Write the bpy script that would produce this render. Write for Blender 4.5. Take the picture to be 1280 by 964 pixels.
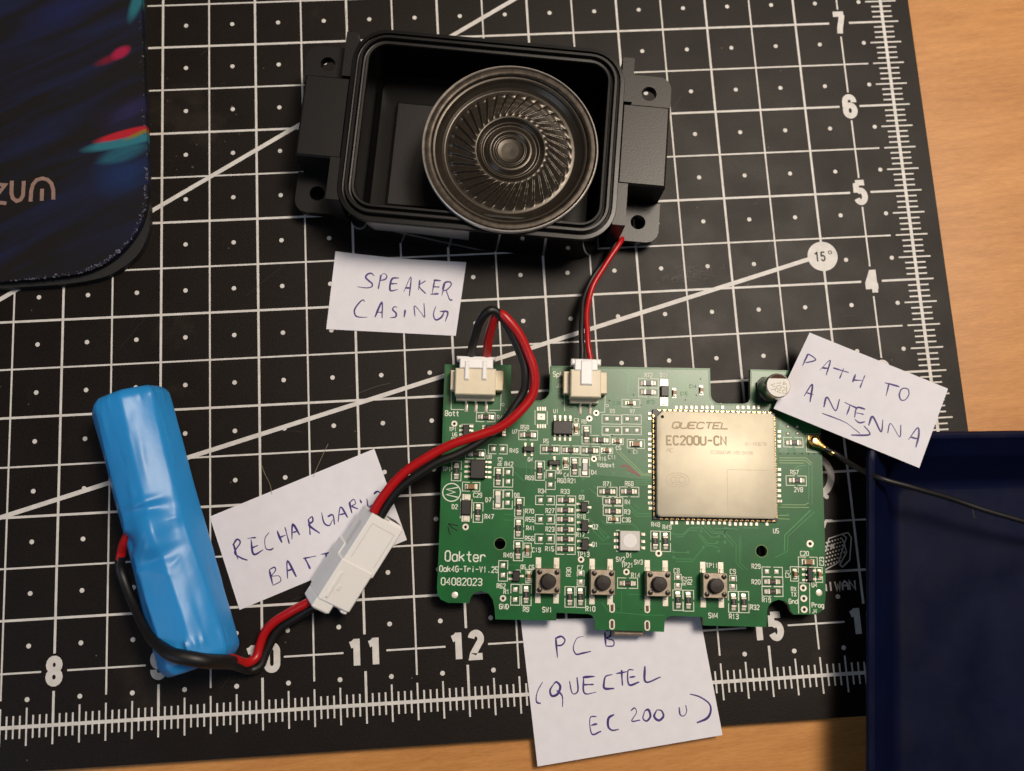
# Desk close-up: cutting mat, circuit board, speaker case, battery, paper labels. All lengths in millimetres, converted to metres.
import bpy, bmesh, math, random
from mathutils import Matrix, Vector
MM = 0.001
random.seed(7)
SC = bpy.context.scene
COL = SC.collection
for o in list(bpy.data.objects):
    bpy.data.objects.remove(o)

# ---------------------------------------------------------------- camera
cam_d = bpy.data.cameras.new('camera')
cam = bpy.data.objects.new('camera', cam_d)
COL.objects.link(cam)
cam_d.sensor_width = 36.0
cam_d.lens = 36.0 * 1123.04 / 1280.0
cam_d.clip_start = 0.01
cam_d.clip_end = 10.0
cam.matrix_world = Matrix(((0.99794482, 0.05110673, -0.03865537, -6.76656 * MM),
                           (-0.05673376, 0.98512170, -0.16222368, -55.57012 * MM),
                           (0.02978952, 0.16408335, 0.98599657, 233.01198 * MM),
                           (0, 0, 0, 1)))
cam_d.dof.use_dof = True
cam_d.dof.focus_distance = 0.2290
cam_d.dof.aperture_fstop = 11.0
cam_d.dof.aperture_blades = 0
SC.camera = cam

# ---------------------------------------------------------------- light
world = bpy.data.worlds.new('World')
SC.world = world
world.use_nodes = True
bg = world.node_tree.nodes['Background']
bg.inputs[0].default_value = (0.80, 0.82, 1.0, 1)
bg.inputs[1].default_value = 0.05

def area_lamp(name, loc, target, size_x, size_y, watts, colour):
    l = bpy.data.lights.new(name, 'AREA')
    l.shape = 'RECTANGLE'
    l.size = size_x
    l.size_y = size_y
    l.energy = watts
    l.color = colour
    o = bpy.data.objects.new(name, l)
    COL.objects.link(o)
    o.location = loc
    d = Vector(target) - Vector(loc)
    o.rotation_euler = d.to_track_quat('-Z', 'Y').to_euler()
    return o
area_lamp('desk_lamp', (0.235, 0.150, 0.60), (0.03, 0.0, 0), 0.17, 0.15, 3.5, (1.0, 0.87, 0.74))
area_lamp('ceiling_lamp', (0.52, 0.56, 1.70), (0.05, 0.0, 0), 0.75, 0.80, 7.5, (1.0, 0.82, 0.62))
area_lamp('window_light', (-0.9, -0.5, 0.75), (0.0, 0.0, 0), 0.6, 0.5, 2.0, (0.66, 0.80, 1.0))

vs = SC.view_settings
vs.view_transform = 'Standard'
vs.look = 'None'
vs.exposure = 0.0
vs.gamma = 1.0

# measured positions (mm): board parts in board coordinates, the rest in desk coordinates
D = {
 'arrow':
  [[(-46.09, -7.82), (-43.48, -8.36)], [(-45.98, -7.92), (-44.96, -8.88), (-43.64, -9.6)], [(-46.11, -8.51), (-45.84, -9.49), (-45.44, -10.62)]],
 'scrap':
  [[(-2.94, 7.39), (-1.41, 7.63), (-0.29, 6.84), (0.83, 5.86), (2.04, 5.07)], [(-1.21, 6.62), (0.42, 5.75)]],
 'comp':
  [('resistor', -37.38, 19.14, 'h'), ('resistor', 4.3, 28.86, 'h'), ('resistor', 4.29, 26.56, 'h'), ('chip_capacitor', 10.97, 26.52, 'v'),
  ('chip_capacitor', 17.96, 27.42, 'v'), ('chip_capacitor', -0.36, 23.64, 'h'), ('chip_capacitor', -14.29, 16.61, 'v'), ('resistor', -11.67, 15.23,
  'v'), ('pad', -6.43, 19.36, 'h'), ('pad', -6.42, 16.44, 'h'), ('pad', -3.86, 19.42, 'h'), ('pad', -3.86, 16.5, 'h'), ('pad', -1.3, 19.48, 'h'),
  ('pad', -1.3, 16.56, 'h'), ('pad', 1.17, 19.54, 'h'), ('pad', 1.16, 16.62, 'h'), ('resistor', -39.57, 9.71, 'h'), ('chip_capacitor', -44.42, 12.84,
  'h'), ('pad', -35.26, 11.02, 'h'), ('pad', -32.93, 11.07, 'h'), ('x', -34.1, 11.05, 'h'), ('chip_diode', -44.39, 5.26, 'v'), ('chip_capacitor2',
  -40.56, 1.47, 'h'), ('resistor', -33.78, 3.99, 'v'), ('pad', -31.39, 5.25, 'h'), ('pad', -31.34, 2.94, 'h'), ('x', -31.36, 4.04, 'v'),
  ('white_strip', -33.76, -1.52, 'v'), ('pad', -31.37, -0.37, 'h'), ('pad', -31.33, -2.36, 'h'), ('x', -31.25, -1.46, 'v'), ('resistor', -26.5, 14.83,
  'h'), ('resistor', -23.38, 5.83, 'v'), ('resistor', -28.4, -3.39, 'v'), ('resistor', -20.8, 11.25, 'h'), ('resistor', -15.67, 11.22, 'h'),
  ('resistor', -10.64, 11.22, 'h'), ('chip_capacitor', -6.51, 11.33, 'h'), ('resistor', -7.98, 13.89, 'h'), ('chip_capacitor', -3.8, 13.72, 'h'),
  ('chip_capacitor2', 0.95, 13.17, 'h'), ('chip_capacitor', -16.9, 7.99, 'v'), ('resistor', -14.62, 7.03, 'v'), ('white_strip', -11.92, 6.99, 'v'),
  ('pad', -20.71, 4.78, 'h'), ('pad', -20.68, 2.36, 'h'), ('x', -20.66, 3.57, 'v'), ('pad', -23.15, -1.59, 'h'), ('pad', -20.75, -1.54, 'h'), ('x',
  -22.0, -1.57, 'h'), ('pad', -23.07, -6.36, 'h'), ('pad', -20.69, -6.31, 'h'), ('x', -21.93, -6.34, 'h'), ('pad', -23.0, -11.2, 'h'), ('pad', -20.63,
  -11.15, 'h'), ('x', -21.86, -11.17, 'h'), ('resistor', -16.66, -1.45, 'h'), ('resistor', -16.84, -3.91, 'h'), ('resistor', -16.82, -6.23, 'h'),
  ('resistor', -16.79, -8.71, 'h'), ('resistor', -16.77, -11.07, 'h'), ('resistor', -16.74, -13.47, 'h'), ('resistor', -6.28, 0.97, 'h'), ('resistor',
  -0.77, 1.09, 'h'), ('resistor', -4.86, -1.46, 'h'), ('resistor', -4.85, -3.9, 'h'), ('chip_capacitor', -4.75, -5.89, 'h'), ('resistor', -38.69,
  -4.9, 'v'), ('resistor', -28.5, -8.65, 'v'), ('resistor', -28.5, -14.15, 'v'), ('chip_capacitor', -26.15, -14.01, 'v'), ('pad', -32.2, -17.83, 'h'),
  ('pad', -32.15, -20.16, 'h'), ('x', -32.11, -19.09, 'v'), ('chip_capacitor', -25.71, -20.23, 'v'), ('pad', -29.01, -23.59, 'h'), ('pad', -28.97,
  -25.99, 'h'), ('x', -28.99, -24.84, 'v'), ('resistor', -26.28, -24.79, 'v'), ('resistor', -15.53, -25.08, 'v'), ('resistor', -12.86, -25.03, 'v'),
  ('resistor', -1.14, -21.53, 'h'), ('pad', -12.9, -19.41, 'h'), ('pad', -12.88, -21.45, 'h'), ('pad', 11.39, -19.93, 'h'), ('pad', 11.37, -21.88,
  'h'), ('pad', 25.22, -20.06, 'h'), ('pad', 25.18, -21.82, 'h'), ('x', -12.89, -20.48, 'v'), ('x', 11.38, -20.94, 'v'), ('x', 25.2, -20.94, 'v'),
  ('resistor', 11.34, -25.37, 'v'), ('resistor', 13.93, -25.42, 'v'), ('resistor', 25.23, -25.6, 'v'), ('resistor', 27.71, -25.56, 'v'), ('resistor',
  5.81, -11.12, 'v'), ('resistor', 8.32, -11.07, 'v'), ('pad', 33.82, -18.08, 'h'), ('pad', 36.19, -18.04, 'h'), ('x', 35.09, -18.06, 'h'),
  ('resistor', 35.08, -20.51, 'h'), ('resistor', 35.05, -22.86, 'h'), ('chip_capacitor2', 44.25, -15.49, 'h'), ('chip_capacitor', 40.82, -18.5, 'v'),
  ('chip_capacitor', 46.98, -18.48, 'v'), ('pads', 40.18, 18.51, 'h'), ('pads', 40.13, 16.71, 'h'), ('pads', 42.67, 18.56, 'h'), ('pads', 42.61,
  16.77, 'h'), ('resistor', 41.57, 14.48, 'h'), ('resistor', 42.04, 4.84, 'h')],
 'boxes':
  [(-39.72, 17.96, -34.98, 20.27, 'h'), (1.71, 27.7, 6.89, 30.12, 'h'), (1.71, 25.31, 6.87, 27.66, 'h'), (-2.53, 22.61, 2.1, 24.57, 'h'), (-15.11,
  15.07, -13.48, 18.04, 'v'), (-12.75, 12.88, -10.5, 17.59, 'v'), (-7.66, 18.11, -2.67, 20.46, 'n'), (-7.65, 15.44, -2.67, 17.52, 'n'), (-2.53, 18.23,
  2.4, 20.59, 'n'), (-2.53, 15.56, 2.39, 17.64, 'n'), (-42.19, 8.48, -37.31, 10.81, 'h'), (-45.84, 12.13, -43.1, 13.65, 'h'), (-36.47, 9.84, -31.71,
  12.16, 'h'), (-45.59, 2.85, -43.19, 7.78, 'v'), (-42.77, 0.33, -38.39, 2.54, 'h'), (-34.89, 1.52, -32.62, 6.4, 'v'), (-32.47, 1.54, -30.15, 6.46,
  'v'), (-34.91, -3.95, -32.55, 0.78, 'v'), (-32.35, -3.89, -30.15, 0.83, 'v'), (-28.84, 13.56, -24.06, 15.91, 'h'), (-24.53, 3.42, -22.2, 8.25, 'v'),
  (-29.51, -5.88, -27.2, -1.0, 'v'), (-23.3, 10.13, -18.31, 12.37, 'h'), (-17.91, 10.25, -13.23, 12.29, 'h'), (-12.98, 10.05, -8.18, 12.29, 'h'),
  (-7.83, 10.56, -4.88, 11.98, 'h'), (-10.5, 12.87, -5.59, 15.12, 'h'), (-5.08, 12.9, -2.22, 14.5, 'h'), (-1.2, 12.05, 3.2, 14.3, 'h'), (-17.56, 6.28,
  -16.14, 9.3, 'v'), (-15.63, 4.61, -13.4, 9.37, 'v'), (-13.04, 4.56, -10.8, 9.31, 'v'), (-21.77, 1.17, -19.44, 5.98, 'v'), (-24.31, -2.66, -19.59,
  -0.47, 'h'), (-24.34, -7.42, -19.52, -5.15, 'h'), (-24.36, -12.31, -19.5, -9.99, 'h'), (-19.08, -2.55, -14.24, -0.35, 'h'), (-19.16, -5.04, -14.32,
  -2.65, 'h'), (-19.12, -7.52, -14.3, -5.04, 'h'), (-19.09, -9.89, -14.28, -7.52, 'h'), (-19.06, -12.35, -14.26, -9.89, 'h'), (-19.04, -14.8, -14.24,
  -12.35, 'h'), (-8.71, -0.23, -3.81, 2.08, 'h'), (-3.14, -0.22, 1.73, 2.2, 'h'), (-7.38, -2.41, -2.33, -0.51, 'h'), (-7.28, -4.99, -2.33, -2.66,
  'h'), (-6.36, -6.78, -2.94, -5.19, 'h'), (-39.83, -7.37, -37.48, -2.52, 'v'), (-29.5, -11.11, -27.2, -6.28, 'v'), (-29.59, -16.59, -27.3, -11.7,
  'v'), (-27.01, -15.66, -25.21, -12.24, 'v'), (-33.23, -21.61, -30.98, -16.66, 'v'), (-26.4, -21.88, -25.02, -18.68, 'v'), (-30.07, -27.34, -27.8,
  -22.33, 'v'), (-27.41, -27.38, -25.03, -22.28, 'v'), (-16.68, -27.58, -14.3, -22.66, 'v'), (-13.95, -27.63, -11.57, -22.61, 'v'), (-3.63, -22.78,
  1.35, -20.27, 'h'), (-13.68, -22.23, -12.0, -18.73, 'v'), (10.58, -22.66, 12.24, -19.15, 'v'), (24.41, -22.7, 26.07, -19.19, 'v'), (10.14, -27.88,
  12.59, -22.95, 'v'), (12.69, -28.02, 15.29, -22.99, 'v'), (23.97, -28.12, 26.46, -23.08, 'v'), (26.57, -28.16, 29.07, -23.04, 'v'), (4.7, -13.58,
  7.02, -8.64, 'v'), (7.12, -13.62, 9.63, -8.7, 'v'), (32.56, -19.3, 37.7, -16.94, 'h'), (32.5, -21.63, 37.73, -19.39, 'h'), (32.44, -24.07, 37.67,
  -21.73, 'h'), (41.82, -16.77, 46.58, -14.31, 'h'), (39.7, -20.27, 41.73, -16.74, 'v'), (45.96, -20.45, 47.78, -16.81, 'v'), (38.98, 13.29, 43.95,
  15.75, 'h'), (39.31, 3.51, 44.5, 5.95, 'h')],
 'ics':
  [('A1', -42.17, 15.59, 1.62, 2.71, 'h', 3, 3, 0.75), ('U7', -35.11, 15.71, 4.23, 2.56, 'h', 4, 4, 0.7), ('U1', -17.75, 16.8, 4.9, 3.43, 'v', 4, 4,
  1.2), ('U8', -38.97, 5.8, 3.75, 4.71, 'h', 4, 4, 1.2), ('Q4', -26.29, 11.18, 2.76, 1.25, 'v', 2, 2, 0.8), ('Q6', -19.73, 7.88, 2.92, 1.25, 'v', 1,
  2, 0.8), ('Q3', -12.14, -3.08, 1.67, 2.5, 'h', 2, 1, 0.8), ('Q2', -11.94, -7.76, 1.73, 2.83, 'h', 2, 1, 0.8), ('Q1', -11.85, -12.37, 1.82, 2.76,
  'h', 2, 1, 0.8), ('Q5', -28.83, -20.3, 1.74, 2.49, 'h', 2, 1, 0.8), ('U4', 44.39, -18.65, 1.27, 3.34, 'h', 3, 2, 0.9)],
 'diodes':
  [('D2', -41.67, -3.8, 2.4, 3.58, 'v'), ('D11', 8.35, 26.85, 1.9, 2.7, 'v')],
 'dpads':
  [(-41.69, -1.21, 2.04, 1.49), (-41.74, -6.47, 2.04, 1.67), (8.34, 29.03, 2.06, 2.18), (8.3, 24.39, 2.04, 2.61)],
 'rings':
  [(-45.26, 17.25, 0.78, 0.35), (-9.14, 20.88, 0.76, 0.36), (-10.89, 19.4, 0.76, 0.36), (-9.66, 9.11, 0.74, 0.34), (-41.68, -8.58, 0.8, 0.38),
  (-31.97, -25.76, 0.78, 0.4), (-12.76, -16.0, 0.8, 0.42), (-1.44, -18.81, 0.8, 0.42), (6.65, -14.11, 0.84, 0.42), (44.92, -11.0, 0.9, 0.33), (42.82,
  -21.88, 0.85, 0.45), (42.88, -24.45, 0.85, 0.45), (42.89, -27.13, 0.85, 0.45)],
 'dots':
  [(-43.86, -25.17, 0.78), (46.77, -22.98, 0.8)],
 'holes':
  [(-33.01, -12.53, 1.4), (32.6, -13.06, 1.42)],
 'usb':
  [(-5.01, -27.49), (-5.01, -31.52), (3.72, -27.43), (3.7, -31.66)],
 'tinyv':
  [(17.86, 30.39), (16.66, 26.09), (13.82, 24.82), (0.46, 25.8), (2.31, 23.15), (-5.09, 15.12), (-0.69, 11.14), (-3.59, -27.66), (2.23, -27.84),
  (-17.77, 23.17), (-15.61, 22.23), (-5.76, 24.13), (37.97, 11.53), (40.03, 11.57), (41.68, 11.61), (43.64, 11.65), (45.3, 11.69), (46.85, 11.73),
  (48.5, 11.76)],
 'switches':
  [((-21.12, -21.21, 6.13, 5.94), (-21.23, -21.11), [(-23.16, -19.02), (-19.01, -19.0), (-23.19, -23.28), (-19.1, -23.24)], [(-23.26, -15.42),
  (-18.72, -15.39)], [(-23.23, -26.66), (-18.74, -26.71)]), ((-7.75, -21.28, 6.1, 5.94), (-7.89, -21.4), [(-9.74, -19.02), (-5.52, -19.13), (-9.72,
  -23.32), (-5.61, -23.34)], [(-9.73, -15.59), (-5.19, -15.62)], [(-9.77, -26.81), (-5.31, -26.82)]), ((6.0, -21.37, 5.98, 6.02), (6.03, -21.37),
  [(4.02, -19.24), (8.15, -19.16), (3.8, -23.64), (8.11, -23.66)], [(3.87, -15.68), (8.49, -15.73)], [(3.81, -28.39), (8.43, -27.06)]), ((19.92,
  -21.52, 5.95, 6.07), (19.99, -21.36), [(17.81, -19.56), (22.16, -19.47), (17.54, -24.06), (22.27, -23.88)], [(17.66, -15.86), (22.35, -15.91)],
  [(17.65, -27.24), (22.28, -27.26)])],
 'led':
  (-0.75, -11.14, 4.98, 4.8),
 'ledpins':
  [(-4.04, -9.63), (-4.04, -11.21), (-4.04, -12.79), (2.7, -9.5), (2.69, -11.28), (2.68, -12.85)],
 'module':
  {'shield': [(6.01, 21.15), (35.99, 21.56), (35.8, -4.94), (5.98, -5.02)], 'text': [('QUECTEL', (8.33, 17.84), (26.04, 18.05)), ('EC200U-CN', (8.09,
  13.98), (23.72, 14.24))], 'ac': (9.18, 11.48), 'small': (21.84, 11.36), 'small2': (30.43, 13.58), 'dot': (7.33, 19.95), 'qr': [(23.58, 6.97),
  (33.83, -3.36)], 'ccc': (11.03, 4.1), 'castT': [(11.38, 22.78), (12.62, 22.81), (13.97, 22.85), (15.41, 22.88), (16.55, 22.91), (18.1, 22.95),
  (19.34, 22.98), (20.69, 23.01), (23.38, 23.08), (27.32, 23.17), (28.66, 23.2), (30.01, 23.24), (31.47, 23.27), (32.71, 23.3)], 'castTg': [(8.7,
  22.16), (10.14, 22.2), (11.38, 22.23), (12.62, 22.26), (13.96, 22.29), (15.41, 22.32), (16.54, 22.35), (18.09, 22.39), (19.33, 22.42), (20.68,
  22.45), (22.02, 22.48), (23.37, 22.51), (24.82, 22.55), (24.81, 22.38), (26.16, 22.42), (27.4, 22.45), (28.75, 22.48), (30.1, 22.51), (31.45,
  22.54), (32.8, 22.58), (34.25, 22.61)], 'castL': [(4.57, 21.07), (4.56, 19.73), (4.54, 15.82), (4.53, 14.48), (4.53, 13.15), (4.52, 11.83), (4.51,
  10.3), (4.51, 8.98), (4.5, 7.66), (4.49, 6.24), (4.47, 2.41), (4.46, 1.1), (4.46, -0.31), (4.45, -1.71), (4.65, -1.7), (4.64, -3.0)], 'castR':
  [(37.89, 17.21), (37.85, 15.98), (37.81, 14.64), (37.78, 13.41), (37.61, 7.48), (37.57, 6.16), (37.53, 4.84), (37.49, 3.52), (37.45, 2.11), (37.41,
  0.8), (37.37, -0.51), (37.62, -0.51)], 'castB': [(9.98, -6.48), (11.19, -6.45), (13.92, -6.4), (15.23, -6.37), (16.65, -6.34), (17.87, -6.32),
  (19.28, -6.29), (20.6, -6.26), (22.02, -6.23), (23.34, -6.21), (24.66, -6.18), (24.65, -6.48), (26.07, -6.45), (27.39, -6.42), (28.71, -6.39),
  (30.03, -6.37), (31.45, -6.34), (34.09, -6.28)]},
 'leftg':
  [(5.64, 21.3), (5.63, 19.92), (5.62, 18.53), (5.62, 17.16), (5.61, 15.78), (5.6, 14.41), (5.59, 13.04), (5.58, 11.67), (5.57, 10.3), (5.57, 8.94),
  (5.56, 7.58), (5.55, 6.22), (5.54, 4.87), (5.53, 3.52), (5.53, 2.17), (5.52, 0.82), (5.51, -0.52), (5.5, -1.87)],
 'ant':
  {'c': (46.65, 14.94)},
 'elec':
  {'base': (35.53, 27.86), 'r': 3.15},
 'smallpads':
  [(-24.12, 21.57), (-23.45, 21.59), (-22.83, 21.61), (-22.22, 21.62), (-24.06, 17.13), (-23.38, 17.15), (-22.77, 17.16), (-22.16, 17.18)],
 'smallsq':
  (-23.21, 19.56, 1.95, 1.56),
 'outline':
  [(-48.19, 32.54), (-31.14, 32.81), (-31.08, 25.79), (-30.66, 24.56), (-29.73, 23.75), (-28.7, 23.61), (-23.38, 23.78), (-22.16, 24.35), (-21.35,
  25.41), (-21.16, 26.45), (-21.04, 32.86), (20.34, 33.25), (20.43, 26.23), (20.72, 25.19), (21.74, 24.28), (22.98, 24.1), (29.0, 24.19), (30.04,
  24.59), (30.63, 25.65), (30.87, 33.24), (48.45, 33.23), (48.6, 25.67), (48.82, 12.02), (48.78, 0.03), (48.74, -10.96), (48.42, -23.15), (48.11,
  -25.87), (47.25, -27.44), (45.81, -28.29), (40.3, -28.39), (39.53, -27.57), (39.17, -26.22), (38.1, -25.18), (36.6, -24.86), (35.08, -25.33),
  (34.05, -26.32), (33.62, -27.48), (33.31, -31.53), (17.69, -31.42), (17.52, -29.4), (12.25, -29.3), (9.86, -29.31), (8.67, -29.65), (8.07, -30.43),
  (7.85, -33.12), (-9.15, -32.89), (-9.26, -30.54), (-9.76, -29.59), (-10.95, -29.17), (-18.75, -28.98), (-18.83, -30.86), (-33.73, -30.83), (-34.04,
  -28.1), (-34.48, -26.19), (-35.5, -24.76), (-37.3, -24.05), (-39.06, -24.54), (-39.91, -25.71), (-40.27, -27.06), (-45.48, -27.08), (-47.27,
  -26.32), (-48.1, -25.09), (-48.31, -23.55), (-48.19, -15.22), (-48.14, -3.01), (-48.2, 4.98), (-48.23, 21.24)],
 'copper_glare':
  [(-47.76, 32.03), (-31.54, 32.24), (-31.5, 25.57), (-30.13, 23.53), (-28.69, 23.16), (-23.17, 23.29), (-21.34, 24.58), (-20.64, 26.46), (-20.62,
  32.31), (19.81, 32.71), (19.9, 25.8), (21.32, 23.75), (22.97, 23.58), (29.4, 23.74), (30.89, 25.23), (31.28, 32.79), (48.02, 32.79), (48.3, 12.01),
  (37.77, 11.77), (38.07, 22.08), (5.81, 22.13), (5.09, 4.13), (-4.05, 4.74), (-18.25, 5.64), (-30.41, 6.58), (-47.36, 7.01)],
 'texts':
  [('Batt', -45.95, 19.9, 1.27, 0, 1.0, 0.5, 0.185), ('J2', -31.92, 20.81, 1.03, 0, 1.0, 0.5, 0.185), ('R45', -33.41, 19.13, 1.03, 0, 1.0, 0.5,
  0.185), ('TP1', -45.62, 15.81, 0.94, 0, 1.0, 0.5, 0.185), ('Spk', -19.05, 30.71, 1.27, 0, 1.0, 0.5, 0.185), ('J3', -18.81, 27.76, 0.92, 0, 1.0, 0.5,
  0.185), ('U1', -19.45, 21.11, 1.03, 0, 1.0, 0.5, 0.185), ('C3', -14.21, 18.87, 0.94, 0, 1.0, 0.5, 0.185), ('R8', -12.26, 18.56, 0.94, 0, 1.0, 0.5,
  0.185), ('D9', -4.99, 21.46, 0.94, 0, 1.0, 0.5, 0.185), ('C30', -3.86, 23.55, 0.9, 0, 0.5, 0.5, 0.185), ('R7', 0.15, 21.48, 0.92, 0, 1.0, 0.5,
  0.185), ('R72', 4.31, 31.05, 1.03, 0, 1.0, 0.5, 0.185), ('D11', 8.36, 31.16, 1.03, 0, 1.0, 0.5, 0.185), ('R73', 4.89, 24.08, 0.92, 0, 0.5, 0.5,
  0.185), ('C14', 15.8, 28.41, 0.86, 0, 0.4, 0.5, 0.185), ('C15', 13.49, 26.47, 0.86, 0, 0.4, 0.5, 0.185), ('U6', -45.07, 14.52, 0.94, 0, 1.0, 0.5,
  0.185), ('U7', -29.88, 15.63, 0.98, 0, 1.0, 0.5, 0.185), ('R46', -29.98, 10.74, 1.07, 0, 1.0, 0.5, 0.185), ('U8', -36.22, 9.07, 0.94, 0, 1.0, 0.5,
  0.185), ('R43', -33.47, 7.92, 1.03, 90, 1.0, 0.5, 0.185), ('R42', -31.19, 7.33, 1.07, 0, 1.0, 0.5, 0.185), ('TP1', -46.82, 5.71, 1.03, 0, 1.0, 0.5,
  0.185), ('C29', -38.9, -0.63, 1.07, 0, 1.0, 0.5, 0.185), ('D7', -36.16, -1.77, 1.07, 0, 1.0, 0.5, 0.185), ('D8', -29.06, -0.42, 0.98, 0, 1.0, 0.5,
  0.185), ('Q4', -25.79, 8.6, 0.98, 0, 1.0, 0.5, 0.185), ('R69', -25.91, 3.96, 1.03, 0, 1.0, 0.5, 0.185), ('R58', -27.35, 16.77, 1.03, 0, 1.0, 0.5,
  0.185), ('R5', -21.9, 13.36, 1.03, 0, 1.0, 0.5, 0.185), ('R11', -13.75, 13.24, 0.92, 0, 0.6, 0.5, 0.185), ('R16', -7.52, 9.21, 0.92, 0, 1.0, 0.5,
  0.185), ('C11', -5.08, 9.68, 0.98, 0, 1.0, 0.5, 0.185), ('Vddext', -6.7, 7.67, 1.07, 0, 1.0, 0.5, 0.185), ('C5', -3.45, 12.05, 0.98, 0, 1.0, 0.5,
  0.185), ('Q6', -18.46, 5.63, 0.98, 0, 1.0, 0.5, 0.185), ('C4', -16.63, 4.87, 0.98, 0, 1.0, 0.5, 0.185), ('D4', -9.64, 5.69, 1.07, 0, 1.0, 0.5,
  0.185), ('R60', -17.78, 3.43, 1.07, 0, 1.0, 0.5, 0.185), ('R21', -15.19, 3.45, 1.07, 0, 1.0, 0.5, 0.185), ('R34', -22.64, 0.72, 1.03, 0, 1.0, 0.5,
  0.185), ('R33', -16.89, 0.74, 1.07, 0, 1.0, 0.5, 0.185), ('Q3', -12.74, -0.63, 1.03, 0, 1.0, 0.5, 0.185), ('R71', -6.18, 2.88, 1.07, 0, 1.0, 0.5,
  0.185), ('R68', -0.7, 3.06, 1.07, 0, 1.0, 0.5, 0.185), ('R4', -1.12, -1.59, 1.07, 0, 1.0, 0.5, 0.185), ('C1', 0.94, 11.17, 0.94, 0, 1.0, 0.5,
  0.185), ('R67', 41.53, 6.85, 1.03, 0, 0.8, 0.5, 0.185), ('2V8', 42.41, 2.48, 1.11, 0, 1.0, 0.5, 0.185), ('R28', 41.09, 12.41, 0.86, 0, 0.5, 0.5,
  0.185), ('D2', -44.52, -3.63, 1.07, 0, 1.0, 0.5, 0.185), ('R47', -35.86, -5.93, 1.11, 0, 1.0, 0.5, 0.185), ('R70', -25.77, -4.37, 1.07, 0, 1.0, 0.5,
  0.185), ('R55', -25.64, -6.41, 1.07, 0, 1.0, 0.5, 0.185), ('R41', -25.46, -8.53, 1.07, 0, 1.0, 0.5, 0.185), ('R56', -25.74, -11.09, 1.07, 0, 1.0,
  0.5, 0.185), ('R40', -30.96, -15.31, 1.07, 0, 1.0, 0.5, 0.185), ('C19', -23.92, -13.86, 1.07, 0, 1.0, 0.5, 0.185), ('Q5', -27.13, -18.09, 0.98, 0,
  1.0, 0.5, 0.185), ('C6', -25.05, -18.12, 0.98, 0, 1.0, 0.5, 0.185), ('R62', -32.49, -22.78, 1.07, 0, 1.0, 0.5, 0.185), ('R1', -31.17, -24.15, 1.07,
  0, 1.0, 0.5, 0.185), ('GND', -31.69, -27.73, 1.15, 0, 1.0, 0.5, 0.185), ('R9', -26.26, -28.31, 1.11, 0, 1.0, 0.5, 0.185), ('R27', -20.66, -4.13,
  1.07, 0, 1.0, 0.5, 0.185), ('R18', -12.8, -5.38, 1.03, 0, 1.0, 0.5, 0.185), ('Q2', -9.27, -7.9, 1.11, 0, 1.0, 0.5, 0.185), ('R23', -20.6, -8.7,
  1.07, 0, 1.0, 0.5, 0.185), ('R17', -12.97, -9.95, 1.03, 0, 1.0, 0.5, 0.185), ('Q1', -9.35, -12.24, 1.11, 0, 1.0, 0.5, 0.185), ('TP13', -12.23,
  -14.71, 1.11, 0, 1.0, 0.5, 0.185), ('R15', -20.63, -13.54, 1.07, 0, 1.0, 0.5, 0.185), ('R3', -1.22, -4.02, 1.11, 0, 1.0, 0.5, 0.185), ('C36', -1.42,
  -6.02, 1.07, 0, 1.0, 0.5, 0.185), ('D1', -0.73, -14.73, 1.07, 0, 1.0, 0.5, 0.185), ('SW2', -2.93, -15.75, 1.11, 0, 1.0, 0.5, 0.185), ('TP21', -1.23,
  -17.14, 1.07, 0, 1.0, 0.5, 0.185), ('C7', -12.97, -18.05, 1.07, 0, 1.0, 0.5, 0.185), ('R10', -10.36, -27.91, 1.15, 0, 1.0, 0.5, 0.185), ('R30',
  -15.83, -19.08, 1.07, 90, 1.0, 0.5, 0.185), ('SW1', -21.03, -28.29, 1.19, 0, 1.0, 0.5, 0.185), ('R14', 0.86, -19.58, 1.07, 0, 1.0, 0.5, 0.185),
  ('SW3', 1.57, -16.35, 1.07, 0, 1.0, 0.5, 0.185), ('R48', 5.93, -7.02, 1.07, 0, 1.0, 0.5, 0.185), ('R49', 8.8, -7.63, 1.07, 0, 1.0, 0.5, 0.185),
  ('C8', 11.11, -18.3, 1.11, 0, 1.0, 0.5, 0.185), ('R22', 12.98, -20.72, 1.03, 90, 1.0, 0.5, 0.185), ('R31', 14.39, -20.58, 1.03, 90, 1.0, 0.5,
  0.185), ('TP11', 19.98, -16.84, 1.11, 0, 1.0, 0.5, 0.185), ('SW4', 20.11, -28.97, 1.19, 0, 1.0, 0.5, 0.185), ('U5', 36.38, -7.97, 1.11, 0, 1.0, 0.5,
  0.185), ('C20', 43.41, -13.44, 1.07, 0, 1.0, 0.5, 0.185), ('C23', 47.7, -15.27, 1.03, 90, 1.0, 0.5, 0.185), ('R29', 31.09, -16.82, 1.07, 0, 1.0,
  0.5, 0.185), ('C9', 25.22, -18.23, 1.11, 0, 1.0, 0.5, 0.185), ('R20', 30.99, -20.64, 1.07, 0, 1.0, 0.5, 0.185), ('R19', 33.49, -24.97, 1.07, 0, 1.0,
  0.5, 0.185), ('C21', 38.9, -18.48, 0.94, 90, 1.0, 0.5, 0.185), ('RX', 40.4, -22.22, 1.03, 0, 1.0, 0.5, 0.185), ('TX', 40.36, -23.53, 1.03, 0, 1.0,
  0.5, 0.185), ('Gnd', 40.2, -25.18, 1.11, 0, 1.0, 0.5, 0.185), ('U4', 45.67, -21.09, 1.07, 0, 1.0, 0.5, 0.185), ('Prog', 46.34, -26.0, 1.11, 0, 1.0,
  0.5, 0.185), ('J4', 45.44, -27.47, 0.94, 0, 1.0, 0.5, 0.185), ('R32', 30.54, -26.8, 1.11, 0, 1.0, 0.5, 0.185), ('R13', 25.23, -29.1, 1.15, 0, 1.0,
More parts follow.
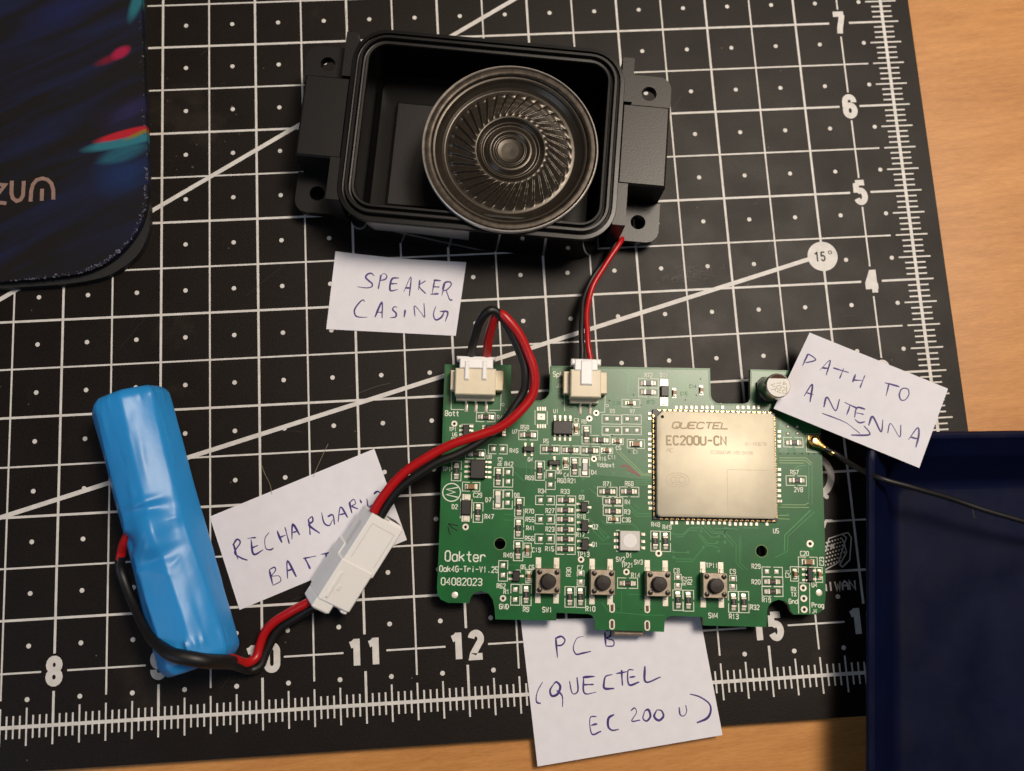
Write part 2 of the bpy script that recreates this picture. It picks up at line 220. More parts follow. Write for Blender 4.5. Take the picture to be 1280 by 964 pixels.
  0.5, 0.185), ('Oakter', -41.53, -15.77, 2.42, 0, 1.0, 0.5, 0.13), ('Oak4G-Tri-V1.25', -40.54, -18.88, 1.39, 0, 1.0, 0.49, 0.16), ('04082023',
  -42.29, -21.94, 1.68, 0, 1.0, 0.55, 0.15)],
 'lines':
  [([(-46.5, 31.02), (-46.18, 20.88), (-42.93, 20.91)], 0.18), ([(-36.51, 20.9), (-33.65, 20.97), (-33.52, 27.18)], 0.18), ([(-17.41, 25.5), (-17.24,
  21.16)], 0.18), ([(-6.85, 25.76), (-6.98, 21.1), (-8.18, 21.07)], 0.18), ([(-24.81, 21.19), (-24.75, 17.38)], 0.18), ([(-21.7, 21.06), (-21.65,
  17.56)], 0.18), ([(-43.53, 17.15), (-40.28, 17.22)], 0.12), ([(-4.04, -8.65), (-3.14, -8.63)], 0.18), ([(-4.04, -13.77), (-3.13, -13.75)], 0.18),
  ([(41.45, -28.08), (41.65, -20.68), (44.44, -20.63), (44.26, -28.03)], 0.18), ([(-40.27, -1.65), (-40.24, -2.85)], 0.18), ([(-43.08, -1.51), (-43.1,
  -6.47)], 0.18), ([(-40.27, -1.75), (-40.3, -6.42)], 0.18), ([(44.79, 12.13), (44.95, 16.76), (48.69, 16.85)], 0.12), ([(44.79, 12.13), (48.3,
  12.11)], 0.12), ([(-12.23, -1.6), (-10.95, -1.57), (-10.95, -2.23)], 0.12), ([(-10.94, -3.83), (-10.94, -4.44), (-11.5, -4.45)], 0.12), ([(-12.19,
  -6.18), (-10.93, -6.15), (-10.92, -6.81)], 0.12), ([(-10.91, -8.78), (-10.91, -9.4), (-11.47, -9.41)], 0.12), ([(-12.16, -10.63), (-10.9, -10.6),
  (-10.9, -11.25)], 0.12), ([(-10.88, -13.26), (-10.88, -13.86), (-11.44, -13.88)], 0.12), ([(-28.91, -18.84), (-27.81, -18.82), (-27.8, -19.5)],
  0.12)],
 'circ':
  [(-33.03, 22.47, 0.42), (-6.33, 22.83, 0.4)],
 'wl':
  {'c': (-45.43, -0.07), 'r': 2.35},
 'traces':
  [([(-0.87, 31.45), (-0.88, 26.43)], 0.3, 0), ([(10.23, 31.41), (10.85, 31.39), (16.49, 25.92)], 0.22, 0), ([(10.22, 30.74), (10.63, 30.75), (16.17,
  25.39)], 0.22, 0), ([(18.24, 25.13), (19.87, 23.51)], 0.2, 0), ([(37.73, 10.44), (44.64, 10.59), (46.04, 9.3)], 0.2, 1), ([(37.71, 9.82), (44.31,
  9.97), (45.81, 8.84)], 0.2, 1), ([(37.7, 9.17), (44.08, 9.25)], 0.2, 1), ([(44.68, 8.65), (42.82, 8.51), (41.56, 7.67)], 0.2, 0), ([(43.21, 7.81),
  (42.38, 7.58), (42.02, 6.15)], 0.2, 0), ([(-4.06, 11.22), (0.22, 7.36), (2.45, 5.28), (5.1, 5.3)], 0.2, 1), ([(-3.04, 11.04), (0.63, 7.77), (2.76,
  5.59), (5.1, 5.65)], 0.2, 1), ([(0.82, 3.84), (5.09, 3.93)], 0.14, 0), ([(0.82, 3.33), (5.09, 3.43)], 0.14, 0), ([(0.82, 2.83), (5.08, 2.92)], 0.14,
  0), ([(-29.67, 5.28), (-27.31, 3.12)], 0.14, 0), ([(-11.14, 1.87), (-7.48, -0.96)], 0.14, 0), ([(-9.72, 2.4), (-8.5, 1.42)], 0.14, 0), ([(-2.03,
  -2.24), (1.2, -5.07), (5.04, -4.99)], 0.14, 0), ([(-1.42, -1.63), (1.4, -4.41), (5.04, -4.33)], 0.14, 0), ([(-7.67, -6.24), (-6.76, -7.12), (0.19,
  -7.02), (1.79, -8.53)], 0.16, 0), ([(-11.09, -5.62), (-6.45, -9.68)], 0.14, 0), ([(-9.87, -8.76), (-7.05, -11.37)], 0.14, 0), ([(-8.46, -8.54),
  (-6.45, -11.06)], 0.14, 0), ([(-8.45, -12.09), (-5.24, -12.06)], 0.12, 0), ([(13.11, -6.71), (13.51, -7.1)], 0.14, 0), ([(9.85, -8.96), (10.86,
  -9.43), (12.67, -9.4), (14.51, -7.68), (17.75, -7.61), (19.93, -9.85), (21.75, -9.81)], 0.18, 0), ([(10.95, -9.97), (12.67, -9.93), (14.3, -8.28),
  (16.52, -8.27)], 0.16, 0), ([(18.16, -7.01), (20.35, -8.95), (22.78, -8.9), (23.58, -9.68)], 0.16, 0), ([(18.97, -6.89), (20.76, -8.54), (23.4,
  -8.49), (24.78, -9.85)], 0.16, 0), ([(17.12, -9.21), (19.1, -11.45), (21.32, -11.4)], 0.16, 0), ([(16.71, -9.22), (18.79, -11.98), (20.3, -12.01),
  (21.71, -12.48)], 0.16, 0), ([(10.21, -13.79), (13.83, -13.78)], 0.16, 0), ([(10.4, -14.86), (11.0, -15.4), (15.22, -15.32)], 0.16, 0), ([(10.99,
  -16.03), (15.01, -15.95), (17.87, -12.56)], 0.16, 0), ([(20.78, -7.65), (24.83, -7.63)], 0.14, 0), ([(0.6, -2.19), (1.81, -3.06)], 0.12, 0),
  ([(23.21, -7.4), (26.85, -7.82)], 0.16, 0), ([(28.08, -7.4), (31.93, -7.36)], 0.16, 0), ([(23.2, -8.3), (26.17, -11.5)], 0.14, 0), ([(23.18, -9.29),
  (25.55, -12.01)], 0.14, 0), ([(38.0, -1.4), (43.92, -1.32), (44.97, -0.75)], 0.2, 1), ([(37.57, -2.01), (44.92, -1.96)], 0.2, 1), ([(37.1, -4.13),
  (39.35, -3.98)], 0.2, 1), ([(37.08, -4.93), (39.93, -4.97)], 0.2, 1), ([(46.32, -3.04), (39.39, -9.26), (39.17, -12.93), (35.99, -14.57)], 0.16, 0),
  ([(45.31, -2.66), (38.59, -8.98), (38.36, -12.94)], 0.3, 0), ([(26.16, -11.6), (26.07, -16.13), (27.84, -17.86)], 0.12, 0), ([(27.01, -9.81),
  (26.88, -15.92), (29.05, -17.84)], 0.12, 0), ([(27.43, -9.2), (27.33, -15.72)], 0.12, 0), ([(-32.17, -5.26), (-29.97, -5.25)], 0.12, 0), ([(-32.14,
  -6.65), (-29.94, -6.64)], 0.12, 0), ([(11.73, -22.26), (16.33, -22.21)], 0.12, 0), ([(-2.63, -23.49), (-2.63, -28.51)], 0.12, 0), ([(-7.6, -26.28),
  (-5.81, -28.56), (0.54, -28.93)], 0.14, 0), ([(-1.05, -28.86), (3.51, -29.17), (8.08, -29.09)], 0.14, 0), ([(-1.04, -24.24), (2.94, -24.26)], 0.12,
  0), ([(-26.89, -3.56), (-26.91, -2.77)], 0.08, 0), ([(-26.53, -3.55), (-26.54, -2.76)], 0.08, 0), ([(-26.17, -3.55), (-26.18, -2.75)], 0.08, 0),
  ([(-25.81, -3.54), (-25.82, -2.74)], 0.08, 0), ([(-25.45, -3.53), (-25.46, -2.74)], 0.08, 0), ([(-26.8, 8.48), (-26.72, 3.64)], 0.1, 0), ([(-25.48,
  8.1), (-25.4, 3.67), (-24.78, 2.48)], 0.1, 0), ([(45.31, 9.08), (44.99, -0.05)], 0.14, 0), ([(46.15, 9.5), (45.77, -1.24)], 0.14, 0), ([(-30.82,
  -17.61), (-28.13, -17.66)], 0.1, 0)],
 'vias':
  [(17.43, -8.45), (23.4, -8.33), (21.86, -9.61), (21.43, -11.1), (23.35, -11.07), (21.79, -13.27), (17.88, -12.36), (14.03, -13.71), (10.31, -13.69),
  (10.4, -14.96), (23.5, -8.39), (23.37, -9.58), (23.35, -10.97), (39.55, -3.98), (45.38, -12.21), (-12.36, 3.95), (-12.55, 0.93), (-0.97, 31.51),
  (-0.98, 26.43), (-6.05, -10.37), (-11.01, -18.89), (-0.9, 5.61), (-4.66, 5.53)],
 'hdr':
  {'b': {'body': (-40.12, 27.29, 10.11, 6.64), 'wl': (-45.66, 27.91, 1.18, 5.02), 'wr': (-34.3, 28.08, 1.81, 5.08), 'fl': (-40.08, 33.23, 9.74, 0.86),
  'neck': (-39.99, 31.84, 8.32, 1.87), 'prong': [(-42.34, 30.03, 1.17, 4.85), (-37.94, 30.14, 1.16, 4.85)], 'pins': [(-42.38, 21.59), (-39.93, 21.64),
  (-37.34, 21.71)], 'pl': (-40.23, 28.17, 10.79, 9.08)}, 's': {'body': (-12.46, 27.52, 7.63, 7.01), 'wl': (-16.86, 28.03, 1.7, 5.66), 'wr': (-7.71,
  28.1, 1.4, 5.45), 'fl': (-12.44, 32.95, 7.5, 1.51), 'neck': (-12.45, 32.18, 5.74, 2.28), 'prong': [(-12.36, 30.18, 2.99, 6.24)], 'pins': [(-13.35,
  21.98), (-10.81, 22.04)], 'pl': (-11.82, 27.94, 8.51, 8.96)}},
 'antlabel':
  {'o': [79.507, -8.907, 9.0], 'ax': [0.802, -0.509, 0.312], 'ay': [0.525, 0.85, 0.034], 'corners': [(0.0, -0.0), (35.24, -0.0), (37.05, -21.01),
  (0.53, -22.2)], 'ink': [[(2.05, -5.64), (2.15, -8.91)], [(2.14, -6.71), (2.19, -5.49), (4.38, -6.12), (2.47, -7.88)], [(6.42, -8.25), (7.61, -4.77),
  (8.36, -8.79)], [(6.57, -7.44), (8.16, -6.87)], [(9.07, -6.28), (12.97, -5.86)], [(11.4, -5.37), (11.62, -8.23)], [(14.57, -5.55), (14.8, -7.82)],
  [(14.72, -7.21), (16.66, -6.39)], [(16.7, -4.9), (16.97, -8.39)], [(21.63, -4.74), (25.16, -4.24)], [(22.6, -4.37), (23.25, -7.81)], [(25.69,
  -4.62), (25.92, -6.21), (26.79, -7.19), (27.66, -6.65), (27.82, -5.1), (27.08, -3.97), (26.08, -4.23), (25.77, -4.8)], [(5.82, -16.07), (6.34,
  -12.44), (7.77, -16.88)], [(5.93, -15.02), (7.8, -14.79)], [(11.28, -16.67), (10.95, -13.95), (14.13, -16.29), (13.81, -13.15)], [(15.14, -13.37),
  (18.64, -13.5)], [(16.67, -13.37), (16.97, -16.21)], [(20.28, -12.92), (18.4, -13.4), (18.87, -15.93)], [(18.78, -14.7), (20.5, -14.3)], [(19.02,
  -16.28), (20.41, -16.67), (21.55, -15.82)], [(22.64, -16.43), (22.6, -13.92), (25.8, -16.57), (25.0, -13.61)], [(27.33, -16.25), (26.98, -13.7),
  (30.13, -15.92), (29.2, -13.04)], [(32.18, -15.74), (32.88, -12.08), (33.85, -13.68), (34.4, -16.71)], [(32.25, -14.88), (34.27, -14.51)], [(11.53,
  -18.27), (14.91, -18.05), (17.59, -18.03), (20.16, -18.69), (21.68, -19.13)], [(21.65, -16.91), (23.51, -17.9), (23.38, -18.72), (19.96, -20.39)]]},
 'BC':
  [30.76, -47.96],
 'ink_speaker':
  [[(-32.74, 14.24), (-33.51, 15.03), (-34.62, 14.66), (-34.96, 13.86), (-34.2, 13.0), (-33.34, 12.14), (-33.46, 11.33), (-34.58, 11.06), (-36.14,
  11.23), (-37.33, 11.52)], [(-30.84, 14.48), (-31.76, 10.59)], [(-31.32, 14.17), (-30.04, 14.77), (-29.37, 14.08), (-29.78, 13.21), (-31.21, 12.86)],
  [(-26.14, 13.37), (-28.04, 13.13), (-28.62, 10.11), (-26.57, 10.18)], [(-28.25, 11.83), (-26.67, 11.82)], [(-25.02, 9.45), (-22.97, 13.44), (-23.58,
  8.24)], [(-24.66, 10.57), (-23.24, 10.51)], [(-20.63, 12.58), (-21.13, 9.75)], [(-19.06, 12.27), (-20.86, 10.88), (-19.21, 8.68)], [(-15.02, 12.07),
  (-17.0, 12.27)], [(-16.69, 12.16), (-17.48, 8.59)], [(-16.98, 10.53), (-15.5, 10.36)], [(-17.96, 8.45), (-15.74, 8.51)], [(-13.86, 11.69), (-14.98,
  7.82)], [(-14.75, 9.6), (-14.03, 11.37), (-12.75, 11.64), (-12.32, 10.8), (-13.48, 9.54), (-14.44, 9.26)], [(-13.8, 9.56), (-12.97, 6.9), (-12.19,
  6.6)], [(-35.48, 7.19), (-35.77, 7.76), (-36.73, 7.25), (-38.2, 5.21), (-37.93, 3.58), (-36.7, 3.1), (-34.82, 3.04)], [(-32.88, 2.95), (-30.93,
  6.87), (-31.01, 2.59)], [(-32.34, 4.21), (-31.02, 4.15)], [(-26.84, 5.3), (-27.68, 5.51), (-28.12, 4.72), (-27.27, 3.7), (-27.47, 2.74), (-28.88,
  2.55)], [(-24.79, 4.62), (-25.18, 2.47)], [(-22.29, 2.65), (-22.33, 5.47), (-20.68, 3.54), (-19.78, 2.36), (-19.79, 6.1)], [(-16.68, 5.13), (-17.4,
  2.89), (-16.84, 1.41), (-15.4, 1.98), (-14.55, 3.4)], [(-15.64, 3.62), (-13.6, 3.35), (-14.35, 0.8)]],
 'ink_battery':
  [[(-70.33, -54.13), (-69.26, -58.09)], [(-70.55, -54.55), (-69.45, -53.09), (-68.67, -54.01), (-70.12, -56.31), (-68.61, -57.7), (-66.87, -58.45)],
  [(-66.83, -53.03), (-64.64, -52.93)], [(-65.95, -53.29), (-65.34, -57.02), (-62.92, -56.08)], [(-65.76, -55.48), (-64.22, -54.92)], [(-61.34,
  -51.81), (-62.45, -53.28), (-62.26, -55.68), (-61.18, -56.18), (-60.3, -55.79)], [(-59.36, -51.49), (-58.18, -54.61)], [(-58.73, -53.27), (-57.19,
  -52.7)], [(-57.38, -50.72), (-56.35, -54.93)], [(-55.67, -53.88), (-55.39, -50.18), (-53.68, -52.9)], [(-55.42, -52.15), (-54.1, -51.79)], [(-51.41,
  -49.09), (-51.05, -53.05)], [(-51.63, -49.29), (-50.52, -48.48), (-50.32, -49.59), (-51.22, -50.63), (-48.63, -52.75)], [(-48.07, -47.51), (-47.47,
  -50.19), (-46.16, -50.92), (-45.24, -49.43)], [(-46.55, -48.7), (-45.22, -48.34), (-44.84, -50.78)], [(-43.94, -50.17), (-43.18, -46.46), (-41.48,
  -49.21)], [(-43.67, -48.42), (-41.9, -48.08)], [(-40.93, -45.26), (-40.35, -48.17)], [(-40.94, -45.48), (-39.81, -44.66), (-39.4, -45.79), (-40.3,
  -46.4), (-38.77, -47.15)], [(-38.26, -44.75), (-37.85, -45.79)], [(-34.67, -43.62), (-33.76, -43.0), (-32.88, -43.4)], [(-33.18, -45.7), (-32.99,
  -46.81), (-31.42, -46.15)], [(-36.48, -44.63), (-36.1, -46.86), (-34.97, -46.26)], [(-61.46, -61.13), (-60.64, -64.84)], [(-61.46, -61.13), (-60.15,
  -60.56), (-59.94, -61.44), (-60.83, -62.68), (-59.09, -62.78), (-58.67, -64.09), (-60.64, -65.05)], [(-56.92, -63.55), (-56.86, -59.24), (-54.74,
  -63.25)], [(-56.89, -61.61), (-55.58, -61.26)], [(-52.92, -58.82), (-49.62, -58.36)], [(-52.48, -58.84), (-51.22, -61.51)], [(-48.52, -58.07),
  (-45.88, -57.7)], [(-47.21, -57.98), (-46.61, -60.48)]],
 'ink_pcb':
  [[(9.68, -81.94), (9.82, -86.91)], [(9.66, -82.16), (11.09, -81.79), (11.97, -82.75), (11.19, -83.84), (9.78, -83.98)], [(16.71, -82.13), (15.04,
  -82.48), (13.95, -84.68), (14.54, -86.3), (16.19, -86.17), (18.32, -85.85)], [(22.18, -81.32), (22.16, -84.73)], [(22.43, -81.11), (23.62, -80.95),
  (23.52, -82.31), (22.53, -82.93), (24.13, -83.58), (24.03, -84.84), (22.15, -84.82)], [(5.74, -92.49), (4.46, -94.41), (3.89, -96.15), (4.05,
  -97.27), (4.96, -97.55)], [(8.49, -93.1), (7.46, -94.6), (7.84, -95.95), (9.26, -95.6), (10.07, -93.87), (9.21, -92.7), (8.49, -93.1)], [(9.08,
  -94.7), (10.38, -96.11), (10.3, -98.76)], [(12.47, -92.68), (12.77, -95.15), (13.42, -95.85), (14.41, -95.02), (14.39, -91.9)], [(18.82, -91.95),
  (15.78, -91.99)], [(16.02, -92.0), (15.98, -95.79), (19.01, -95.75)], [(15.89, -93.78), (18.45, -93.85)], [(23.27, -91.77), (21.61, -92.12), (21.03,
  -93.65), (21.17, -95.0), (23.49, -95.14)], [(24.22, -91.61), (27.29, -91.26)], [(25.69, -90.8), (25.63, -94.6)], [(28.72, -90.99), (27.3, -91.12),
  (27.28, -94.48), (29.89, -93.97)], [(27.42, -92.7), (29.06, -92.58)], [(31.6, -90.26), (31.52, -94.07), (35.35, -93.1)], [(18.6, -101.49), (16.95,
  -101.83), (17.14, -105.58), (19.49, -105.07)], [(17.06, -103.6), (18.7, -103.26)], [(23.02, -101.33), (21.57, -102.12), (21.33, -104.09), (22.28,
  -105.03), (23.91, -104.91)], [(27.25, -100.71), (28.23, -100.1), (28.61, -101.23), (27.29, -103.14), (29.39, -103.05)], [(30.73, -100.92), (30.12,
  -102.65), (30.99, -103.37), (32.01, -102.33), (31.67, -100.76), (30.73, -100.92)], [(33.76, -100.89), (32.94, -102.39), (34.02, -103.43), (35.26,
  -102.53), (34.9, -101.18), (33.76, -100.89)], [(39.39, -100.58), (39.47, -102.35), (40.37, -102.76), (41.16, -101.79), (41.06, -100.23)], [(42.37,
  -97.64), (44.73, -98.46), (46.92, -100.15), (47.22, -101.95), (46.13, -103.66), (43.47, -104.59)]],
 'paper_speaker':
  [(-42.81, 21.59), (-35.87, 20.37), (-29.29, 19.33), (-21.41, 18.24), (-7.99, 16.89), (-11.76, -3.18), (-45.77, 0.34)],
 'paper_battery':
  [(-76.29, -47.02), (-34.16, -31.97), (-26.64, -55.67), (-68.94, -70.55)],
 'paper_pcb':
  [(1.17, -77.14), (46.61, -78.86), (49.63, -107.88), (3.25, -112.32)],
 'blackloop':
  [(-8.17, -12.1, 9.5), (-7.91, -11.08, 10.5), (-7.33, -8.77, 15), (-5.93, -5.54, 20), (-3.67, -3.01, 23), (-1.54, -2.72, 23), (0.87, -5.04, 21.5),
  (3.0, -9.37, 20), (4.53, -14.1, 18.5), (4.94, -17.91, 17.5), (4.38, -21.47, 16.5), (2.45, -24.66, 16), (-1.11, -29.1, 15.2), (-6.79, -33.26, 14.8),
  (-12.76, -35.84, 14.5), (-17.12, -37.33, 14.2), (-22.72, -40.28, 13.5), (-26.8, -43.3, 12.5), (-29.96, -46.95, 11.3), (-32.3, -50.28, 10.5)],
 'redloop':
  [(-4.33, -12.3, 9.5), (-4.08, -11.27, 10.5), (-3.58, -9.15, 14), (-2.64, -6.04, 18), (-1.58, -4.0, 21), (-0.41, -3.39, 22.3), (1.25, -4.86, 22.3),
  (3.79, -8.31, 21.3), (5.92, -12.49, 20), (7.1, -16.31, 19), (7.32, -20.09, 18), (5.77, -23.66, 17.4), (2.26, -27.35, 17), (-1.77, -30.02, 16.6),
  (-5.73, -31.52, 16.2), (-9.65, -32.44, 15.9), (-13.59, -33.56, 15.6), (-17.56, -35.04, 15), (-21.15, -36.75, 14.5), (-24.97, -39.01, 13.8), (-28.65,
  -42.25, 13), (-31.37, -45.55, 12.2), (-33.48, -48.5, 11.5)],
 'spkred':
  [(34.98, 23.18, 4), (33.97, 20.43, 5), (32.77, 18.31, 6.2), (30.58, 15.24, 6.5), (27.76, 11.45, 6.5), (24.93, 7.25, 6.5), (23.1, 2.9, 7), (22.26,
  -1.37, 8), (22.04, -5.82, 9), (22.08, -10.14, 9.6), (22.27, -13.26, 9.6)],
 'spkblack':
  [(33.69, 23.24, 4), (32.78, 20.66, 4.5), (31.67, 18.32, 5), (29.49, 14.9, 5), (26.69, 11.52, 5), (23.81, 7.59, 5.5), (21.94, 3.52, 6.5), (21.05,
  -1.26, 7.8), (20.61, -5.75, 9), (20.35, -10.05, 9.6), (20.13, -13.15, 9.6)],
 'antcable':
  [(80.25, -38.87, 7.9), (81.43, -39.45, 7.9), (82.74, -40.24, 8), (84.62, -41.85, 9), (86.4, -44.05, 11.5), (87.94, -45.83, 14.5), (89.78, -47.34,
  16.7), (92.93, -48.81, 17.2), (97.19, -50.19, 17.0), (102.43, -51.79, 16), (109.86, -54.18, 14.5), (117.75, -57.04, 14), (130.11, -61.23, 12.5),
  (142.58, -65.47, 8), (155.05, -69.04, 4.2), (165.58, -71.67, 3.6)],
 'plug':
  [(78.21, -36.93, 7.9), (80.86, -39.01, 7.9)],
 'red_in':
  [(-90.39, -48.95, 13.2), (-91.32, -50.22, 13.2), (-93.08, -52.2, 11.5), (-94.6, -54.23, 9.5), (-95.29, -56.31, 8.4)],
 'red_out':
  [(-68.82, -80.74, 11.8), (-67.93, -81.26, 9.6), (-66.95, -82.52, 6.2), (-65.55, -82.87, 4.2), (-64.3, -81.78, 3.0), (-63.51, -79.18, 2.9), (-62.04,
  -75.99, 3.2), (-59.13, -73.43, 3.8), (-55.63, -71.66, 4.5), (-52.3, -70.16, 5.4), (-49.39, -68.45, 6.2)],
 'sleeve':
  [(-94.95, -55.37, 8.8), (-95.6, -58.04, 7.6), (-95.02, -61.14, 7.2), (-93.41, -64.62, 7.8), (-91.41, -67.65, 9.2), (-88.88, -70.76, 11.6), (-86.73,
  -73.26, 13.6), (-84.46, -75.12, 16.0), (-81.86, -76.99, 18.2), (-79.03, -78.31, 19.6), (-76.2, -79.13, 20.0), (-73.46, -79.7, 19.6), (-71.13,
  -80.34, 17.8), (-69.51, -81.05, 14.6), (-68.28, -81.78, 10.4)],
 'black_out':
  [(-69.4, -81.71, 12.4), (-68.31, -82.53, 9.6), (-67.18, -83.92, 5.4), (-65.49, -84.74, 3.0), (-63.35, -83.85, 2.2), (-62.14, -80.87, 2.2), (-60.29,
  -77.52, 2.4), (-57.62, -74.95, 2.8), (-54.28, -73.16, 3.6), (-50.92, -71.35, 4.6), (-48.36, -69.89, 5.6)],
 'batt':
  [(-93.03, -17.66), (-75.88, -81.21)],
}

# ---------------------------------------------------------------- materials
MATS = {}
def mat(name, col, rough=0.5, metal=0.0, spec=0.5, coat=0.0, coat_rough=0.1, var=0.0, var_scale=300.0, bump=0.0,
        bump_scale=2000.0, rough_var=0.0, trans=0.0, sss=0.0, col2=None, detail=4.0):
    m = bpy.data.materials.new(name)
    m.use_nodes = True
    nt = m.node_tree
    b = nt.nodes['Principled BSDF']
    b.inputs['Base Color'].default_value = (*col, 1)
    b.inputs['Roughness'].default_value = rough
    b.inputs['Metallic'].default_value = metal
    b.inputs['Specular IOR Level'].default_value = spec
    b.inputs['Coat Weight'].default_value = coat
    b.inputs['Coat Roughness'].default_value = coat_rough
    if trans:
        b.inputs['Transmission Weight'].default_value = trans
    if sss:
        b.inputs['Subsurface Weight'].default_value = sss
        b.inputs['Subsurface Radius'].default_value = (0.001, 0.001, 0.001)
        b.inputs['Subsurface Scale'].default_value = 1.0
    tc = nt.nodes.new('ShaderNodeTexCoord')
    if var or col2:
        n = nt.nodes.new('ShaderNodeTexNoise')
        n.inputs['Scale'].default_value = var_scale
        n.inputs['Detail'].default_value = detail
        nt.links.new(tc.outputs['Object'], n.inputs['Vector'])
        r = nt.nodes.new('ShaderNodeValToRGB')
        c2 = col2 or tuple(min(1, c * (1 + var)) for c in col)
        c1 = col if col2 else tuple(c * (1 - var) for c in col)
        r.color_ramp.elements[0].position = 0.3
        r.color_ramp.elements[1].position = 0.7
        r.color_ramp.elements[0].color = (*c1, 1)
        r.color_ramp.elements[1].color = (*c2, 1)
        nt.links.new(n.outputs['Fac'], r.inputs['Fac'])
        nt.links.new(r.outputs['Color'], b.inputs['Base Color'])
    if bump:
        n2 = nt.nodes.new('ShaderNodeTexNoise')
        n2.inputs['Scale'].default_value = bump_scale
        n2.inputs['Detail'].default_value = 3
        nt.links.new(tc.outputs['Object'], n2.inputs['Vector'])
        bp = nt.nodes.new('ShaderNodeBump')
        bp.inputs['Strength'].default_value = 1.0
        bp.inputs['Distance'].default_value = bump * MM
        nt.links.new(n2.outputs['Fac'], bp.inputs['Height'])
        nt.links.new(bp.outputs['Normal'], b.inputs['Normal'])
    if rough_var:
        n3 = nt.nodes.new('ShaderNodeTexNoise')
        n3.inputs['Scale'].default_value = 90
        n3.inputs['Detail'].default_value = 6
        nt.links.new(tc.outputs['Object'], n3.inputs['Vector'])
        mr = nt.nodes.new('ShaderNodeMapRange')
        mr.inputs['From Min'].default_value = 0.3
        mr.inputs['From Max'].default_value = 0.7
        mr.inputs['To Min'].default_value = rough - rough_var
        mr.inputs['To Max'].default_value = rough + rough_var
        nt.links.new(n3.outputs['Fac'], mr.inputs['Value'])
        nt.links.new(mr.outputs['Result'], b.inputs['Roughness'])
    MATS[name] = m
    return m

mat('mat_plastic', (0.0068, 0.0042, 0.0027), 0.50, var=0.75, var_scale=2300, bump=0.035, bump_scale=2600, spec=0.24, rough_var=0.04)
mat('mat_print', (0.65, 0.635, 0.61), 0.55, var=0.10, var_scale=500)
mat('mat_print_dark', (0.02, 0.018, 0.016), 0.6)
mat('wood', (0.4, 0.2, 0.08), 0.42)
mat('pad_rubber', (0.008, 0.008, 0.009), 0.7, bump=0.05, bump_scale=900)
mat('pad_letters', (0.26, 0.165, 0.135), 0.7, var=0.12, var_scale=900)
mat('pad_fray', (0.085, 0.090, 0.13), 0.8, var=0.6, var_scale=600)
mat('case_plastic', (0.0050, 0.0046, 0.0045), 0.36, spec=0.38, bump=0.012, bump_scale=2600, rough_var=0.03)
mat('case_gloss', (0.0050, 0.0046, 0.0046), 0.05, spec=1.0)
mat('case_inner_shade', (0.0022, 0.0020, 0.0020), 0.34, spec=0.22)  # same case plastic, darkened to paint the shade inside the housing
mat('case_satin', (0.0080, 0.0072, 0.0068), 0.38, spec=0.42, bump=0.02, bump_scale=2200)
mat('steel', (0.70, 0.66, 0.60), 0.32, 0.6, var=0.15, var_scale=400)
mat('dark_steel', (0.040, 0.032, 0.025), 0.40, 0.7, var=0.4, var_scale=700)
mat('cone', (0.040, 0.032, 0.023), 0.30, 0.50, spec=0.6, var=0.12, var_scale=500)
mat('soldermask', (0.0030, 0.112, 0.023), 0.34, spec=0.45, var=0.18, var_scale=150, bump=0.006, bump_scale=2200)
mat('soldermask_copper_glare', (0.0046, 0.122, 0.028), 0.33, spec=0.62, var=0.16, var_scale=160, bump=0.006, bump_scale=2200)  # slightly paler mask: copper beneath, with some lamp glare put into the colour
mat('mask_trace', (0.022, 0.215, 0.055), 0.34, spec=0.6)
mat('mask_trace_bright', (0.16, 0.30, 0.10), 0.34, spec=0.6)
mat('fr4_edge', (0.16, 0.15, 0.06), 0.6, var=0.3, var_scale=900)
mat('red_mark', (0.22, 0.035, 0.04), 0.4)
mat('silk', (0.74, 0.78, 0.66), 0.6)
mat('solder', (0.86, 0.78, 0.66), 0.36, 0.35, var=0.2, var_scale=1500, bump=0.03, bump_scale=1500)
mat('tin_pad', (0.86, 0.80, 0.68), 0.36, 0.30, bump=0.05, bump_scale=900)
mat('gold', (0.80, 0.52, 0.20), 0.25, 1.0)
mat('copper', (0.60, 0.26, 0.12), 0.35, 1.0)
mat('slot_dark', (0.10, 0.065, 0.035), 0.4, 0.5)
mat('chip_black', (0.014, 0.011, 0.011), 0.42, bump=0.02, bump_scale=3000)
mat('chip_base', (0.03, 0.024, 0.016), 0.5)
mat('res_body', (0.018, 0.015, 0.014), 0.35)
mat('res_print', (0.30, 0.27, 0.24), 0.6)
mat('cap_body', (0.26, 0.13, 0.055), 0.4, var=0.2, var_scale=800)
mat('led_white', (0.62, 0.60, 0.57), 0.35, sss=0.1)
mat('shield', (0.60, 0.55, 0.43), 0.58, 0.55, var=0.10, var_scale=170, bump=0.010, bump_scale=700, rough_var=0.05)
mat('etch', (0.33, 0.275, 0.19), 0.6, 0.4)
mat('etch_faint', (0.42, 0.37, 0.28), 0.6, 0.4)
mat('module_base', (0.006, 0.012, 0.035), 0.4)
mat('cream_nylon', (0.74, 0.66, 0.49), 0.42, sss=0.15, var=0.05, var_scale=400)
mat('white_nylon', (0.90, 0.90, 0.90), 0.38, sss=0.15, bump=0.02, bump_scale=700)
mat('white_nylon_b', (0.87, 0.87, 0.86), 0.40, sss=0.15, bump=0.02, bump_scale=700)
mat('nylon_shade', (0.74, 0.73, 0.71), 0.5)
mat('wire_red', (0.44, 0.006, 0.008), 0.36, spec=0.5, bump=0.03, bump_scale=400)
mat('wire_black', (0.0055, 0.005, 0.0052), 0.48, bump=0.03, bump_scale=400)
mat('shrink_blue', (0.022, 0.255, 0.64), 0.35, spec=0.38, coat=0.0, coat_rough=0.12, var=0.06, var_scale=60, bump=0.14, bump_scale=110)
